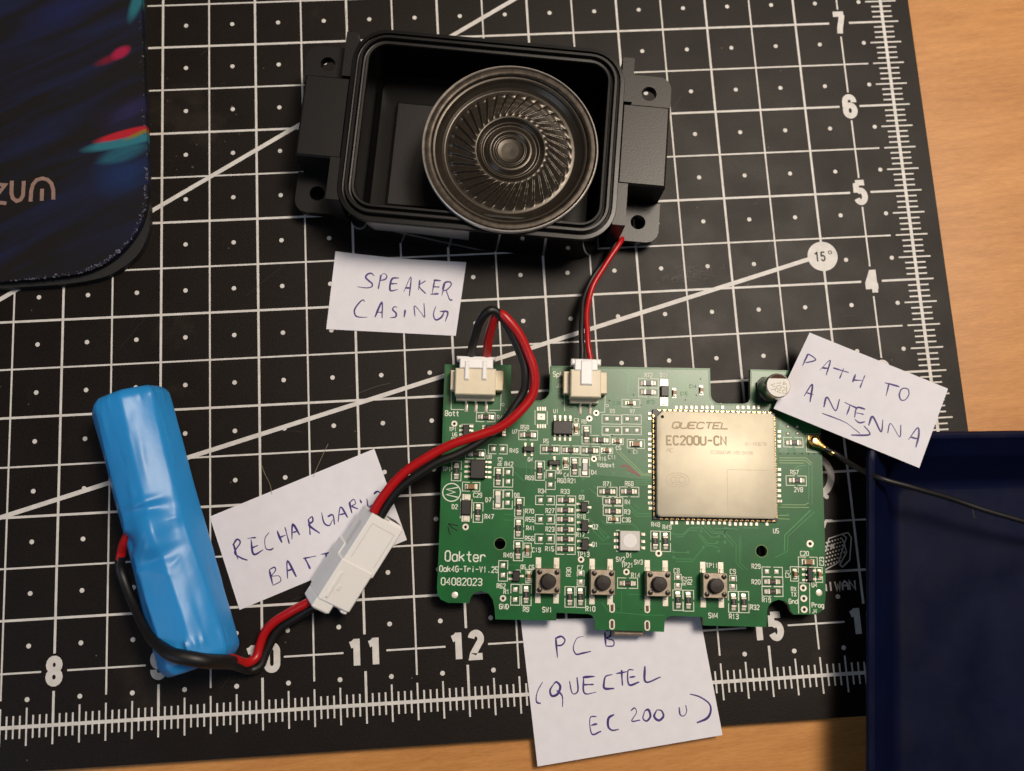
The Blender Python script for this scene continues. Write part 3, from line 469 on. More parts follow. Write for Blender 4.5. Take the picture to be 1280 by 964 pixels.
mat('paper', (0.755, 0.75, 0.81), 0.75, var=0.03, var_scale=300, bump=0.012, bump_scale=900)
mat('ink', (0.045, 0.025, 0.19), 0.45, var=0.35, var_scale=700)
mat('alu_can', (0.62, 0.60, 0.56), 0.28, 1.0)
mat('alu_top', (0.74, 0.73, 0.69), 0.55, 0.0)
mat('cap_mark', (0.075, 0.040, 0.026), 0.8, spec=0.15)
mat('cap_base', (0.015, 0.014, 0.014), 0.5)
mat('switch_steel', (0.33, 0.28, 0.22), 0.40, 0.85, var=0.25, var_scale=500)
mat('switch_black', (0.018, 0.013, 0.010), 0.33)
mat('tray_blue', (0.0021, 0.0040, 0.0210), 0.42, spec=0.14, bump=0.010, bump_scale=2000, rough_var=0.08, var=0.2, var_scale=60)
mat('fibre', (0.35, 0.30, 0.20), 0.5)
mat('scuff', (0.050, 0.044, 0.038), 0.6)
mat('rust', (0.05, 0.022, 0.012), 0.7)
mat('hole_dark', (0.004, 0.004, 0.004), 0.8)

def wood_nodes(m):
    nt = m.node_tree
    b = nt.nodes['Principled BSDF']
    tc = nt.nodes.new('ShaderNodeTexCoord')
    def noise(scale, sx, sy, rot, detail=6, rough=0.6, dist=0.0):
        mp = nt.nodes.new('ShaderNodeMapping')
        mp.inputs['Scale'].default_value = (sx, sy, 1)
        m0 = nt.nodes.new('ShaderNodeMapping')
        m0.inputs['Rotation'].default_value = (0, 0, rot)
        nt.links.new(tc.outputs['Object'], m0.inputs['Vector'])
        nt.links.new(m0.outputs['Vector'], mp.inputs['Vector'])
        n = nt.nodes.new('ShaderNodeTexNoise')
        n.inputs['Scale'].default_value = scale
        n.inputs['Detail'].default_value = detail
        n.inputs['Roughness'].default_value = rough
        n.inputs['Distortion'].default_value = dist
        nt.links.new(mp.outputs['Vector'], n.inputs['Vector'])
        return n
    big = noise(14, 1.0, 5.0, -0.07, 5, 0.6, 0.4)
    fine = noise(70, 1.0, 10.0, -0.07, 6, 0.75, 0.2)
    pore = noise(330, 1.0, 9.0, -0.07, 4, 0.7)
    r = nt.nodes.new('ShaderNodeValToRGB')
    e = r.color_ramp.elements
    e[0].position, e[0].color = 0.38, (0.380, 0.155, 0.038, 1)
    e[1].position, e[1].color = 0.66, (0.630, 0.300, 0.090, 1)
    mx = nt.nodes.new('ShaderNodeMath'); mx.operation = 'MULTIPLY_ADD'
    nt.links.new(big.outputs['Fac'], mx.inputs[0]); mx.inputs[1].default_value = 0.36
    m2 = nt.nodes.new('ShaderNodeMath'); m2.operation = 'MULTIPLY_ADD'
    nt.links.new(fine.outputs['Fac'], m2.inputs[0]); m2.inputs[1].default_value = 0.34
    m3 = nt.nodes.new('ShaderNodeMath'); m3.operation = 'MULTIPLY'
    nt.links.new(pore.outputs['Fac'], m3.inputs[0]); m3.inputs[1].default_value = 0.36
    nt.links.new(m3.outputs[0], m2.inputs[2])
    nt.links.new(m2.outputs[0], mx.inputs[2])
    nt.links.new(mx.outputs[0], r.inputs['Fac'])
    nt.links.new(r.outputs['Color'], b.inputs['Base Color'])
    bp = nt.nodes.new('ShaderNodeBump')
    bp.inputs['Distance'].default_value = 0.00003
    nt.links.new(fine.outputs['Fac'], bp.inputs['Height'])
    nt.links.new(bp.outputs['Normal'], b.inputs['Normal'])
wood_nodes(MATS['wood'])

def scuffed_mat(m):
    # broad brownish staining and hazy scuffs on the black sheet
    nt = m.node_tree
    b = nt.nodes['Principled BSDF']
    tc = nt.nodes.new('ShaderNodeTexCoord')
    src = b.inputs['Base Color'].links[0].from_socket
    n = nt.nodes.new('ShaderNodeTexNoise'); n.inputs['Scale'].default_value = 28; n.inputs['Detail'].default_value = 7
    n.inputs['Roughness'].default_value = 0.65
    nt.links.new(tc.outputs['Object'], n.inputs['Vector'])
    r = nt.nodes.new('ShaderNodeValToRGB')
    r.color_ramp.elements[0].position = 0.60; r.color_ramp.elements[0].color = (0, 0, 0, 1)
    r.color_ramp.elements[1].position = 0.80; r.color_ramp.elements[1].color = (1, 1, 1, 1)
    nt.links.new(n.outputs['Fac'], r.inputs['Fac'])
    mx = nt.nodes.new('ShaderNodeMix'); mx.data_type = 'RGBA'
    nt.links.new(r.outputs['Color'], mx.inputs['Factor'])
    nt.links.new(src, mx.inputs['A'])
    mx.inputs['B'].default_value = (0.030, 0.021, 0.015, 1)
    # sparse dust specks
    v = nt.nodes.new('ShaderNodeTexVoronoi'); v.inputs['Scale'].default_value = 150
    nt.links.new(tc.outputs['Object'], v.inputs['Vector'])
    r2 = nt.nodes.new('ShaderNodeValToRGB')
    r2.color_ramp.elements[0].position = 0.018; r2.color_ramp.elements[0].color = (1, 1, 1, 1)
    r2.color_ramp.elements[1].position = 0.035; r2.color_ramp.elements[1].color = (0, 0, 0, 1)
    nt.links.new(v.outputs['Distance'], r2.inputs['Fac'])
    mx2 = nt.nodes.new('ShaderNodeMix'); mx2.data_type = 'RGBA'
    nt.links.new(r2.outputs['Color'], mx2.inputs['Factor'])
    nt.links.new(mx.outputs['Result'], mx2.inputs['A'])
    mx2.inputs['B'].default_value = (0.11, 0.10, 0.085, 1)
    nt.links.new(mx2.outputs['Result'], b.inputs['Base Color'])
scuffed_mat(MATS['mat_plastic'])

def pad_cloth():
    m = mat('pad_cloth', (0.01, 0.01, 0.015), 0.75, bump=0.04, bump_scale=1500, spec=0.25)
    nt = m.node_tree
    b = nt.nodes['Principled BSDF']
    tc = nt.nodes.new('ShaderNodeTexCoord')
    def lk(a, c): nt.links.new(a, c)
    def val(op, a, bb, clamp=False):
        n = nt.nodes.new('ShaderNodeMath'); n.operation = op; n.use_clamp = clamp
        for i, x in enumerate((a, bb)):
            if hasattr(x, 'links'): lk(x, n.inputs[i])
            else: n.inputs[i].default_value = x
        return n.outputs[0]
    m0 = nt.nodes.new('ShaderNodeMapping'); m0.inputs['Rotation'].default_value = (0, 0, -0.42)
    lk(tc.outputs['Object'], m0.inputs['Vector'])
    mp = nt.nodes.new('ShaderNodeMapping'); mp.inputs['Scale'].default_value = (1, 7, 1)
    lk(m0.outputs['Vector'], mp.inputs['Vector'])
    n = nt.nodes.new('ShaderNodeTexNoise'); n.inputs['Scale'].default_value = 22; n.inputs['Detail'].default_value = 5; n.inputs['Distortion'].default_value = 0.6
    lk(mp.outputs['Vector'], n.inputs['Vector'])
    r = nt.nodes.new('ShaderNodeValToRGB')
    e = r.color_ramp.elements
    e[0].position, e[0].color = 0.44, (0.0060, 0.0050, 0.0055, 1)
    e[1].position, e[1].color = 0.78, (0.007, 0.012, 0.052, 1)
    lk(n.outputs['Fac'], r.inputs['Fac'])
    col = r.outputs['Color']
    fine = nt.nodes.new('ShaderNodeTexNoise'); fine.inputs['Scale'].default_value = 160; fine.inputs['Detail'].default_value = 3
    lk(mp.outputs['Vector'], fine.inputs['Vector'])
    sep = nt.nodes.new('ShaderNodeSeparateXYZ'); lk(tc.outputs['Object'], sep.inputs[0])
    def blob(col, cx, cy, a, bb, rot, colour, soft=0.35, streak=0.0):
        c, s = math.cos(rot), math.sin(rot)
        dx = val('SUBTRACT', sep.outputs[0], cx * MM); dy = val('SUBTRACT', sep.outputs[1], cy * MM)
        u = val('MULTIPLY', val('ADD', val('MULTIPLY', dx, c), val('MULTIPLY', dy, s)), 1 / (a * MM))
        w = val('MULTIPLY', val('SUBTRACT', val('MULTIPLY', dy, c), val('MULTIPLY', dx, s)), 1 / (bb * MM))
        d = val('SQRT', val('ADD', val('MULTIPLY', u, u), val('MULTIPLY', w, w)), 0)
        f = val('MULTIPLY', val('SUBTRACT', 1.0, d), 1 / soft, True)
        if streak:
            k = val('MULTIPLY', val('SUBTRACT', n.outputs['Fac'], 0.5 - streak * 0.2), 4.0, True)
            f = val('MULTIPLY', f, k)
        mx = nt.nodes.new('ShaderNodeMix'); mx.data_type = 'RGBA'
        lk(f, mx.inputs['Factor']); lk(col, mx.inputs['A']); mx.inputs['B'].default_value = (*colour, 1)
        return mx.outputs['Result']
    col = blob(col, -97, 44.5, 10, 9, 0.3, (0.006, 0.022, 0.085), 0.8, 0.7)
    col = blob(col, -97, 61, 11, 5.5, 0.35, (0.020, 0.015, 0.070), 0.8, 0.8)
    col = blob(col, -97.5, 49.8, 8.2, 2.6, 0.26, (0.014, 0.09, 0.14), 0.4, 0.5)
    col = blob(col, -96.4, 53.6, 13.5, 2.0, 0.20, (0.022, 0.15, 0.20), 0.35)
    col = blob(col, -97.2, 55.4, 9.3, 1.35, 0.24, (0.40, 0.012, 0.024), 0.4)
    col = blob(col, -93.5, 55.3, 5.0, 0.75, 0.42, (0.20, 0.14, 0.02), 0.6)
    col = blob(col, -101.5, 77.2, 5.2, 1.5, 0.40, (0.13, 0.006, 0.022), 0.6, 0.9)
    col = blob(col, -98.6, 78.9, 3.4, 1.9, 0.55, (0.32, 0.009, 0.050), 0.5)
    col = blob(col, -94.2, 94.5, 8.0, 2.0, 1.25, (0.015, 0.13, 0.17), 0.5)
    col = blob(col, -113, 92, 24, 6, 0.42, (0.007, 0.010, 0.055), 0.9, 0.8)
    lk(col, b.inputs['Base Color'])
pad_cloth()

# ---------------------------------------------------------------- mesh builder
class MB:
    def __init__(s): s.v = []; s.f = []; s.m = []
    def add(s, vs, fs, mi=0):
        k = len(s.v); s.v += [tuple(p) for p in vs]
        for f in fs: s.f.append(tuple(i + k for i in f)); s.m.append(mi)
        return s
    def box(s, c, d, rz=0.0, mi=0, ch=0.0, top=None):
        x, y, z = d[0] / 2, d[1] / 2, d[2]
        co, si = math.cos(rz), math.sin(rz)
        def R(px, py, pz): return (c[0] + px * co - py * si, c[1] + px * si + py * co, c[2] + pz)
        rings = [(0, 0)]
        rings += [(z - ch, 0), (z, ch)] if ch else [(z, 0)]
        vs = []; fs = []
        for zz, i in rings:
            vs += [R(-x + i, -y + i, zz), R(x - i, -y + i, zz), R(x - i, y - i, zz), R(-x + i, y - i, zz)]
        for r in range(len(rings) - 1):
            a = r * 4
            for j in range(4): fs.append((a + j, a + (j + 1) % 4, a + 4 + (j + 1) % 4, a + 4 + j))
        fs.append((3, 2, 1, 0))
        s.add(vs, fs, mi)
        a = (len(rings) - 1) * 4
        k = len(s.v) - len(vs)
        s.f.append(tuple(k + a + j for j in range(4))); s.m.append(mi if top is None else top)
        return s
    def prism(s, poly, z0, z1, mi=0, top=None):
        n = len(poly)
        s.add([(p[0], p[1], z0) for p in poly] + [(p[0], p[1], z1) for p in poly],
              [(i, (i + 1) % n, n + (i + 1) % n, n + i) for i in range(n)] + [tuple(range(n - 1, -1, -1))], mi)
        k = len(s.v) - 2 * n
        s.f.append(tuple(k + n + i for i in range(n))); s.m.append(mi if top is None else top)
        return s
    def sheet(s, poly, z, mi=0): return s.add([(p[0], p[1], z) for p in poly], [tuple(range(len(poly)))], mi)
    def disc(s, c, r, z, mi=0, n=20): return s.sheet([(c[0] + r * math.cos(2 * math.pi * i / n), c[1] + r * math.sin(2 * math.pi * i / n)) for i in range(n)], z, mi)
    def ring(s, c, r0, r1, z, mi=0, n=24, a0=0.0, a1=2 * math.pi):
        full = abs(a1 - a0 - 2 * math.pi) < 1e-6
        k = n if full else n + 1
        vs = []
        for i in range(k):
            a = a0 + (a1 - a0) * i / n
            vs += [(c[0] + r0 * math.cos(a), c[1] + r0 * math.sin(a), z), (c[0] + r1 * math.cos(a), c[1] + r1 * math.sin(a), z)]
        fs = [(2 * i, 2 * i + 1, (2 * i + 3) % (2 * k), (2 * i + 2) % (2 * k)) for i in range(n)]
        return s.add(vs, fs, mi)
    def lathe(s, prof, c=(0, 0), n=32, mi=0, caps=True):
        vs = []; fs = []
        for r, z in prof:
            for i in range(n):
                a = 2 * math.pi * i / n
                vs.append((c[0] + r * math.cos(a), c[1] + r * math.sin(a), z))
        for j in range(len(prof) - 1):
            for i in range(n):
                fs.append((j * n + i, j * n + (i + 1) % n, (j + 1) * n + (i + 1) % n, (j + 1) * n + i))
        if caps:
            fs.append(tuple(range(n - 1, -1, -1))); k = (len(prof) - 1) * n; fs.append(tuple(k + i for i in range(n)))
        return s.add(vs, fs, mi)
    def ribbon(s, pts, w, z, mi=0, closed=False):
        pts = [Vector(p) for p in pts]
        q = [pts[0]]
        for p in pts[1:]:
            if (p - q[-1]).length > 1e-4: q.append(p)
        if closed and (q[0] - q[-1]).length < 1e-3: q.pop()
        n = len(q)
        if n < 2: return s
        vs = []
        w0 = w
        for i in range(n):
            w = w0(i / max(1, n - 1)) if callable(w0) else w0
            a = q[i - 1] if (i > 0 or closed) else None
            b = q[(i + 1) % n] if (i < n - 1 or closed) else None
            d1 = (q[i] - a).normalized() if a is not None else None
            d2 = (b - q[i]).normalized() if b is not None else None
            if d1 is None: d1 = d2
            if d2 is None: d2 = d1
            n1 = Vector((-d1.y, d1.x)); n2 = Vector((-d2.y, d2.x))
            m = n1 + n2
            if m.length < 0.3: m = n1
            else:
                m.normalize(); m = m / max(0.55, m.dot(n1))
            vs += [(q[i].x + m.x * w / 2, q[i].y + m.y * w / 2, z), (q[i].x - m.x * w / 2, q[i].y - m.y * w / 2, z)]
        k = n if closed else n - 1
        fs = [(2 * i, 2 * i + 1, (2 * i + 3) % (2 * n), (2 * i + 2) % (2 * n)) for i in range(k)]
        return s.add(vs, fs, mi)
    def tube(s, pts, r, n=14, mi=0, smooth=6, taper=None):
        P = [Vector(p) for p in pts]
        if smooth: P = catmull(P, smooth)
        if smooth and r > .6:
            w1, w2 = random.random() * 6, random.random() * 6
            P = [p + Vector((math.sin(i * .55 + w1), math.cos(i * .43 + w2), math.sin(i * .37))) * .05 + Vector((math.sin(i * .17 + w2), math.sin(i * .13 + w1), 0)) * .12 * min(1, i / 12, (len(P) - 1 - i) / 12) for i, p in enumerate(P)]
        T = []
        for i in range(len(P)):
            a = P[max(0, i - 1)]; b = P[min(len(P) - 1, i + 1)]
            T.append((b - a).normalized())
        u = T[0].orthogonal().normalized()
        vs = []; fs = []
        for i, p in enumerate(P):
            u = (u - T[i] * u.dot(T[i])).normalized(); w = T[i].cross(u)
            rr = r if taper is None else r * taper(i / (len(P) - 1))
            for j in range(n):
                a = 2 * math.pi * j / n
                vs.append(p + u * (rr * math.cos(a)) + w * (rr * math.sin(a)))
        for i in range(len(P) - 1):
            for j in range(n): fs.append((i * n + j, i * n + (j + 1) % n, (i + 1) * n + (j + 1) % n, (i + 1) * n + j))
        fs.append(tuple(range(n - 1, -1, -1))); k = (len(P) - 1) * n; fs.append(tuple(k + i for i in range(n)))
        return s.add(vs, fs, mi)
    def build(s, name, mats, parent=None, smooth=None, recalc=True, loc=None, rot=None, xf=None):
        me = bpy.data.meshes.new(name)
        V = [Vector(p) for p in s.v]
        if xf is not None: V = [xf @ p for p in V]
        me.from_pydata([p * MM for p in V], [], s.f)
        if isinstance(mats, str): mats = [mats]
        for m in mats: me.materials.append(MATS[m])
        me.polygons.foreach_set('material_index', s.m)
        if recalc:
            bm = bmesh.new(); bm.from_mesh(me)
            bmesh.ops.recalc_face_normals(bm, faces=bm.faces)
            bm.to_mesh(me); bm.free()
        if smooth:
            me.polygons.foreach_set('use_smooth', [True] * len(me.polygons))
            me.set_sharp_from_angle(angle=math.radians(smooth))
        me.update()
        o = bpy.data.objects.new(name, me)
        COL.objects.link(o)
        if parent is not None: o.parent = parent
        if loc is not None: o.location = Vector(loc) * MM
        if rot is not None: o.rotation_euler = rot
        return o

def catmull(P, k):
    out = []
    n = len(P)
    for i in range(n - 1):
        p0 = P[i - 1] if i else P[0] * 2 - P[1]
        p1, p2 = P[i], P[i + 1]
        p3 = P[i + 2] if i + 2 < n else P[-1] * 2 - P[-2]
        for j in range(k):
            t = j / k
            out.append(0.5 * ((2 * p1) + (p2 - p0) * t + (2 * p0 - 5 * p1 + 4 * p2 - p3) * t * t + (3 * p1 - p0 - 3 * p2 + p3) * t ** 3))
    out.append(P[-1])
    return out

def plate(name, outline, holes, z0, z1, mats, parent, hole_seg=28):
    # flat plate with round holes: mats = (top, side, bottom)
    bm = bmesh.new()
    loops = [list(outline)]
    for hx, hy, hr in holes:
        loops.append([(hx + hr * math.cos(2 * math.pi * i / hole_seg), hy + hr * math.sin(2 * math.pi * i / hole_seg)) for i in range(hole_seg)])
    edges = []; tv = []
    for lp in loops:
        v = [bm.verts.new((x * MM, y * MM, z1 * MM)) for x, y in lp]
        tv.append(v)
        edges += [bm.edges.new((v[i], v[(i + 1) % len(v)])) for i in range(len(v))]
    r = bmesh.ops.triangle_fill(bm, edges=edges, use_beauty=True, normal=(0, 0, 1))
    top = [g for g in r['geom'] if isinstance(g, bmesh.types.BMFace)]
    mp = {}
    for v in tv:
        for a in v: mp[a] = bm.verts.new((a.co.x, a.co.y, z0 * MM))
    for f in top: f.material_index = 0
    for f in top:
        g = bm.faces.new([mp[v] for v in reversed(f.verts)]); g.material_index = 2 if len(mats) > 2 else 0
    for v in tv:
        for i in range(len(v)):
            a, b = v[i], v[(i + 1) % len(v)]
            g = bm.faces.new((a, b, mp[b], mp[a])); g.material_index = 1 if len(mats) > 1 else 0
    bmesh.ops.recalc_face_normals(bm, faces=bm.faces)
    me = bpy.data.meshes.new(name)
    bm.to_mesh(me); bm.free()
    for m in mats: me.materials.append(MATS[m])
    o = bpy.data.objects.new(name, me)
    COL.objects.link(o)
    if parent is not None: o.parent = parent
    return o

def empty(name, loc, rz=0.0, label=None, cat=None, group=None):
    o = bpy.data.objects.new(name, None)
    o.empty_display_size = 0.01
    COL.objects.link(o)
    o.location = Vector(loc) * MM
    o.rotation_euler = (0, 0, rz)
    if label: o['label'] = label
    if cat: o['category'] = cat
    if group: o['group'] = group
    return o
def tag(o, label, cat, group=None):
    o['label'] = label; o['category'] = cat
    if group: o['group'] = group
    return o
def inst(src, name, parent, loc, rz=0.0):
    o = src.copy(); COL.objects.link(o)
    o.name = name; o.parent = parent; o.location = Vector(loc) * MM; o.rotation_euler = (0, 0, rz)
    return o
class Repeats:
    # first call keeps the prototype, later ones copy it (and its children) with shared mesh data
    def __init__(s, make): s.make = make; s.src = None
    def put(s, loc, rz=0.0):
        if s.src is None:
            s.src = s.make(); o = s.src
        else:
            o = s.src.copy(); COL.objects.link(o)
            for c in list(s.src.children):
                d = c.copy(); COL.objects.link(d); d.parent = o
        o.location = Vector(loc) * MM; o.rotation_euler = (0, 0, rz)
        return o
PI = math.pi

# ---------------------------------------------------------------- single-stroke lettering
G = {'A': '00 04 26 44 40|03 43', 'B': '00 06 36 45 44 33 03|33 42 41 30 00', 'C': '45 36 16 05 01 10 30 41', 'D': '00 06 26 44 42 20 00',
     'E': '46 06 00 40|03 33', 'F': '46 06 00|03 33', 'G': '45 36 16 05 01 10 30 41 43 23', 'H': '00 06|40 46|03 43', 'I': '20 26',
     'J': '46 41 30 10 01', 'K': '00 06|46 03|14 40', 'L': '06 00 40', 'M': '00 06 23 46 40', 'N': '00 06 40 46', 'O': '10 01 05 16 36 45 41 30 10',
     'P': '00 06 36 45 44 33 03', 'Q': '10 01 05 16 36 45 41 30 10|22 40', 'R': '00 06 36 45 44 33 03|23 40', 'S': '45 36 16 05 04 13 33 42 41 30 10 01',
     'T': '06 46|26 20', 'U': '06 01 10 30 41 46', 'V': '06 20 46', 'W': '06 10 24 30 46', 'X': '00 46|06 40', 'Y': '06 23 46|23 20', 'Z': '06 46 00 40',
     '0': '10 01 05 16 36 45 41 30 10', '1': '14 26 20', '2': '05 16 36 45 44 00 40', '3': '05 16 36 45 44 33 13|33 42 41 30 10 01',
     '4': '30 36 02 42', '5': '46 06 03 33 42 41 30 10 01', '6': '45 36 16 05 01 10 30 41 42 33 13 02', '7': '06 46 10',
     '8': '13 04 05 16 36 45 44 33 13 02 01 10 30 41 42 33', '9': '01 10 30 41 45 36 16 05 04 13 33 44', '-': '03 43', '.': '20 21',
     'a': '44 40|43 34 14 03 01 10 30 41', 'd': '46 40|43 34 14 03 01 10 30 41', 'e': '02 42 43 34 14 03 01 10 30 41', 'k': '00 06|44 02|13 40',
     't': '26 21 30 40|04 44', 'r': '00 04|02 14 34 43', 'i': '20 24|25 26', 'n': '00 04|02 14 34 43 40', 'o': '10 01 03 14 34 43 41 30 10',
     'p': '0z 04|03 14 34 43 41 30 10 01', 'g': '44 4y 3z 1z|43 34 14 03 01 10 30 41', 'x': '00 44|04 40', ' ': ''}
def glyph(ch):
    out = []
    for st in G.get(ch, '').split('|'):
        p = [(int(t[0]), {'z': -2, 'y': -1}.get(t[1]) if t[1] in 'zy' else int(t[1])) for t in st.split()]
        if p: out.append(p)
    return out
def text(mb, s, cx, cy, h, rot=0.0, asp=0.62, stroke=0.17, z=0.0, mi=0, shear=0.0, dz=0.0008, anchor='c'):
    sx = h * asp / 4.0; sy = h / 6.0; adv = h * asp + h * 0.22
    tot = adv * len(s) - h * 0.22
    x0 = -tot / 2 if anchor == 'c' else 0.0
    c, si = math.cos(rot), math.sin(rot)
    k = 0
    for i, ch in enumerate(s):
        for st in glyph(ch):
            pts = []
            for gx, gy in st:
                x = x0 + i * adv + gx * sx + shear * gy * sy; y = gy * sy - h / 2
                pts.append((cx + x * c - y * si, cy + x * si + y * c))
            mb.ribbon(pts, h * stroke, z + (k % 5) * dz, mi); k += 1

# heavy condensed numerals for the mat
def arc(cx, cy, rx, ry, a0, a1, n=14): return [(cx + rx * math.cos(math.radians(a0 + (a1 - a0) * i / n)), cy + ry * math.sin(math.radians(a0 + (a1 - a0) * i / n))) for i in range(n + 1)]
DIG = {'0': [(arc(.5, 1.5, .5, .5, 0, 180) + arc(.5, .5, .5, .5, 180, 360), True)],
       '8': [(arc(.5, 1.52, .47, .48, 0, 360)[:-1], True), (arc(.5, .50, .5, .50, 0, 360)[:-1], True)],
       '1': [([(.0, 1.62), (.28, 1.70), (.60, 1.93)], False), ([(.62, 2.13), (.62, -.12)], False)],
       '2': [(arc(.5, 1.5, .48, .5, 170, -20) + [(.72, 1.02), (.16, .22), (.10, 0), (1.08, 0)], False)],
       '3': [(arc(.5, 1.52, .46, .48, 150, -90) + arc(.5, .52, .5, .52, 80, -150), False)],
       '4': [([(.74, -.12), (.74, 2.12)], False), ([(.66, 2.02), (.04, .72)], False), ([(-.24, .52), (1.14, .52)], False)],
       '5': [([(.02, 1.98), (1.0, 1.98)], False), ([(.08, 1.95), (.04, .98)], False), (arc(.46, .60, .46, .60, 140, -158, 18), False)],
       '6': [(arc(.5, 1.48, .48, .52, -8, 172, 12) + [(.02, 1.2), (0.0, .9)], False), (arc(.5, .56, .5, .56, 0, 360, 20)[:-1], True)],
       '7': [([(-.12, 1.98), (1.08, 1.98)], False), ([(.88, 1.9), (.72, 1.2), (.52, .5), (.46, -.12)], False)],
       '9': [(arc(.5, .52, .48, .52, 172, 352, 12) + [(.98, .8), (1.0, 1.1)], False), (arc(.5, 1.44, .5, .56, 0, 360, 20)[:-1], True)]}
def numeral(mb, s, cx, cy, h=0.225 * 25.4, w=0.100 * 25.4, st=0.064 * 25.4, z=0.0):
    adv = w + 0.085 * 25.4
    tot = adv * len(s) - 0.085 * 25.4
    k = 0
    for i, ch in enumerate(s):
        for pts, cl in DIG[ch]:
            mb.ribbon([(cx - tot / 2 + i * adv + p[0] * w, cy + (p[1] - 1) * h / 2) for p in pts], st, z + k * 0.002, 0, cl); k += 1

# ================================================================ the setting
tb = MB().box((60, -20, -27), (900, 900, 24), 0.0, ch=1.0).build('desk_top', 'wood')
tb['kind'] = 'structure'

def IN(x, y): return ((x - 12.5) * 25.4, (y - 3.75) * 25.4)
# ---------------------------------------------------------------- cutting mat
mroot = empty('cutting_mat', (0, 0, -3), 0, 'large black cutting mat with white inch grid and rulers', 'cutting mat')
x0, y0 = IN(2.5, -0.41); x1, y1 = IN(17.32, 12.0)
rr = 3.0
ol = [(x0 + 0, y0), ] + [(x1 - rr + rr * math.cos(a), y0 + rr + rr * math.sin(a)) for a in [-PI / 2 + i * PI / 12 for i in range(7)]] + [(x1, y1), (x0, y1)]
MB().prism(ol, 0, 3.0).build('mat_sheet', 'mat_plastic', mroot)
ZM = 3.0
g = MB()
T1, T2 = 0.024 * 25.4, 0.0175 * 25.4
def hseg(y, xa, xb, w, z): a = IN(xa, y); b = IN(xb, y); g.ribbon([a, b], w, ZM + z)
def vseg(x, ya, yb, w, z): a = IN(x, ya); b = IN(x, yb); g.ribbon([a, b], w, ZM + z)
yy = [0.5 * i for i in range(1, 19)]
for y in yy:
    full = abs(y - round(y)) < 0.01
    if y == 0.5:
        xs = 4.0
        for n in range(5, 18):
            ga = 0.125 if n < 10 else 0.21
            if n == 17: hseg(y, xs, 16.78, T2, .02); break
            hseg(y, xs, n - ga, T2, .02); xs = n + ga
    elif full:
        hseg(y, 4, 16.5 - 0.115, T1, .02); hseg(y, 16.5 + 0.11, 17.0, T1, .02)
    else: hseg(y, 4, 16.77, T2, .02)
for i in range(8, 34):
    x = 0.5 * i
    full = i % 2 == 0
    if i == 33:
        ys = 0.25
        for n in range(1, 10): vseg(x, ys, n - 0.165, T2, .026); ys = n + 0.165
    elif full:
        vseg(x, 0.5 + 0.165, 9.4, T1, .026); vseg(x, 0.0, 0.5 - 0.185, T1, .026)
    else: vseg(x, 0.25, 9.4, T2, .026)
g.build('grid_lines', 'mat_print', mroot, recalc=False)
g = MB()
for i in range(8, 34):
    for j in range(0, 19):
        px_, py_ = 0.5 * i + 0.25, 0.5 * j + 0.25
        if px_ < 17: g.disc(IN(px_, py_), 0.0235 * 25.4, ZM + .032, 0, 12)
g.build('grid_dots', 'mat_print', mroot, recalc=False)['kind'] = 'stuff'
g = MB()
hseg(0, 4, 17.02, 0.034 * 25.4, .022); vseg(17.0, 0.02, 9.6, 0.034 * 25.4, .028)
for i in range(64, 272):
    x = i / 16
    L = .175 if i % 4 == 0 else .105
    vseg(x, -L, L if i % 16 else .02, T2 * .95, .036)
for i in range(1, 150):
    y = i / 16
    L = .175 if i % 4 == 0 else .112
    hseg(y, 17 - (L if i % 16 else 0), 17 + L, T2 * .95, .040)
g.build('ruler_scale', 'mat_print', mroot, recalc=False)['kind'] = 'stuff'
def num(s, x, y):
    m = MB(); cx, cy = IN(x, y); numeral(m, s, 0, 0)
    m.build('printed_number', 'mat_print', mroot, recalc=False, loc=(cx, cy, ZM + .045))
for n in range(7, 17): num(str(n), n, 0.5)
for n in range(1, 9): num(str(n), 16.5, n)
t15, t30 = math.tan(math.radians(15.1)), math.tan(math.radians(30))
g = MB()
g.ribbon([IN(4, 4 * t15), IN(15.9, 15.9 * t15)], 0.045 * 25.4, ZM + .050)
g.ribbon([IN(4, 4 * t30), IN(16.2, 16.2 * t30)], 0.045 * 25.4, ZM + .054)
g.build('angle_line', 'mat_print', mroot, recalc=False)
c15 = IN(16.0, 4.30)
b = MB().disc(c15, 0.163 * 25.4, ZM + .060, 0, 40)
for pts, cl in ((DIG['1'], 0), (DIG['5'], 1)):
    for p, c in pts:
        b.ribbon([(c15[0] - 2.15 + cl * 1.75 + q[0] * 1.05, c15[1] - 1.25 + q[1] * 1.22) for q in p], .42, ZM + .066 + cl * .002, 1, c)
b.ring((c15[0] + 2.15, c15[1] + 1.0), .33, .56, ZM + .070, 1, 16)
b.build('angle_badge', ['mat_print', 'mat_print_dark'], mroot, recalc=False)
# maker's mark, partly under the board
b = MB()
cc = IN(15.61, 1.97)
b.ring(cc, 4.45, 6.25, ZM + .046, 0, 48)
roll = [(80.7, -64.8), (81.9, -61.5), (85.4, -60.6), (86.5, -61.5), (83.7, -67.7), (79.6, -69.5)]
b.ribbon(roll, .3, ZM + .048)
b.ribbon([(85.4, -60.6), (87.1, -60.3), (87.8, -61.6), (86.7, -67.2), (84.6, -68.9), (84.0, -68.3), (86.1, -65.2), (85.7, -62.6), (85.2, -61.6)], .34, ZM + .050)
for i in range(9):
    for j in range(7):
        x = 78.6 + i * .78 + j * .30; y = -68.6 + j * .98 + i * .18
        if x < 85.6 - (j < 2) * 1.2: b.disc((x, y), .27, ZM + .052, 0, 8)
b.ribbon([(80.9, -58.7), (81.7, -56.9), (83.4, -57.0)], .55, ZM + .048)
text(b, 'TAIWAN', 81.9, -73.55, 2.25, 0.0, .62, .20, ZM + .050)
b.build('makers_mark', 'mat_print', mroot, recalc=False)
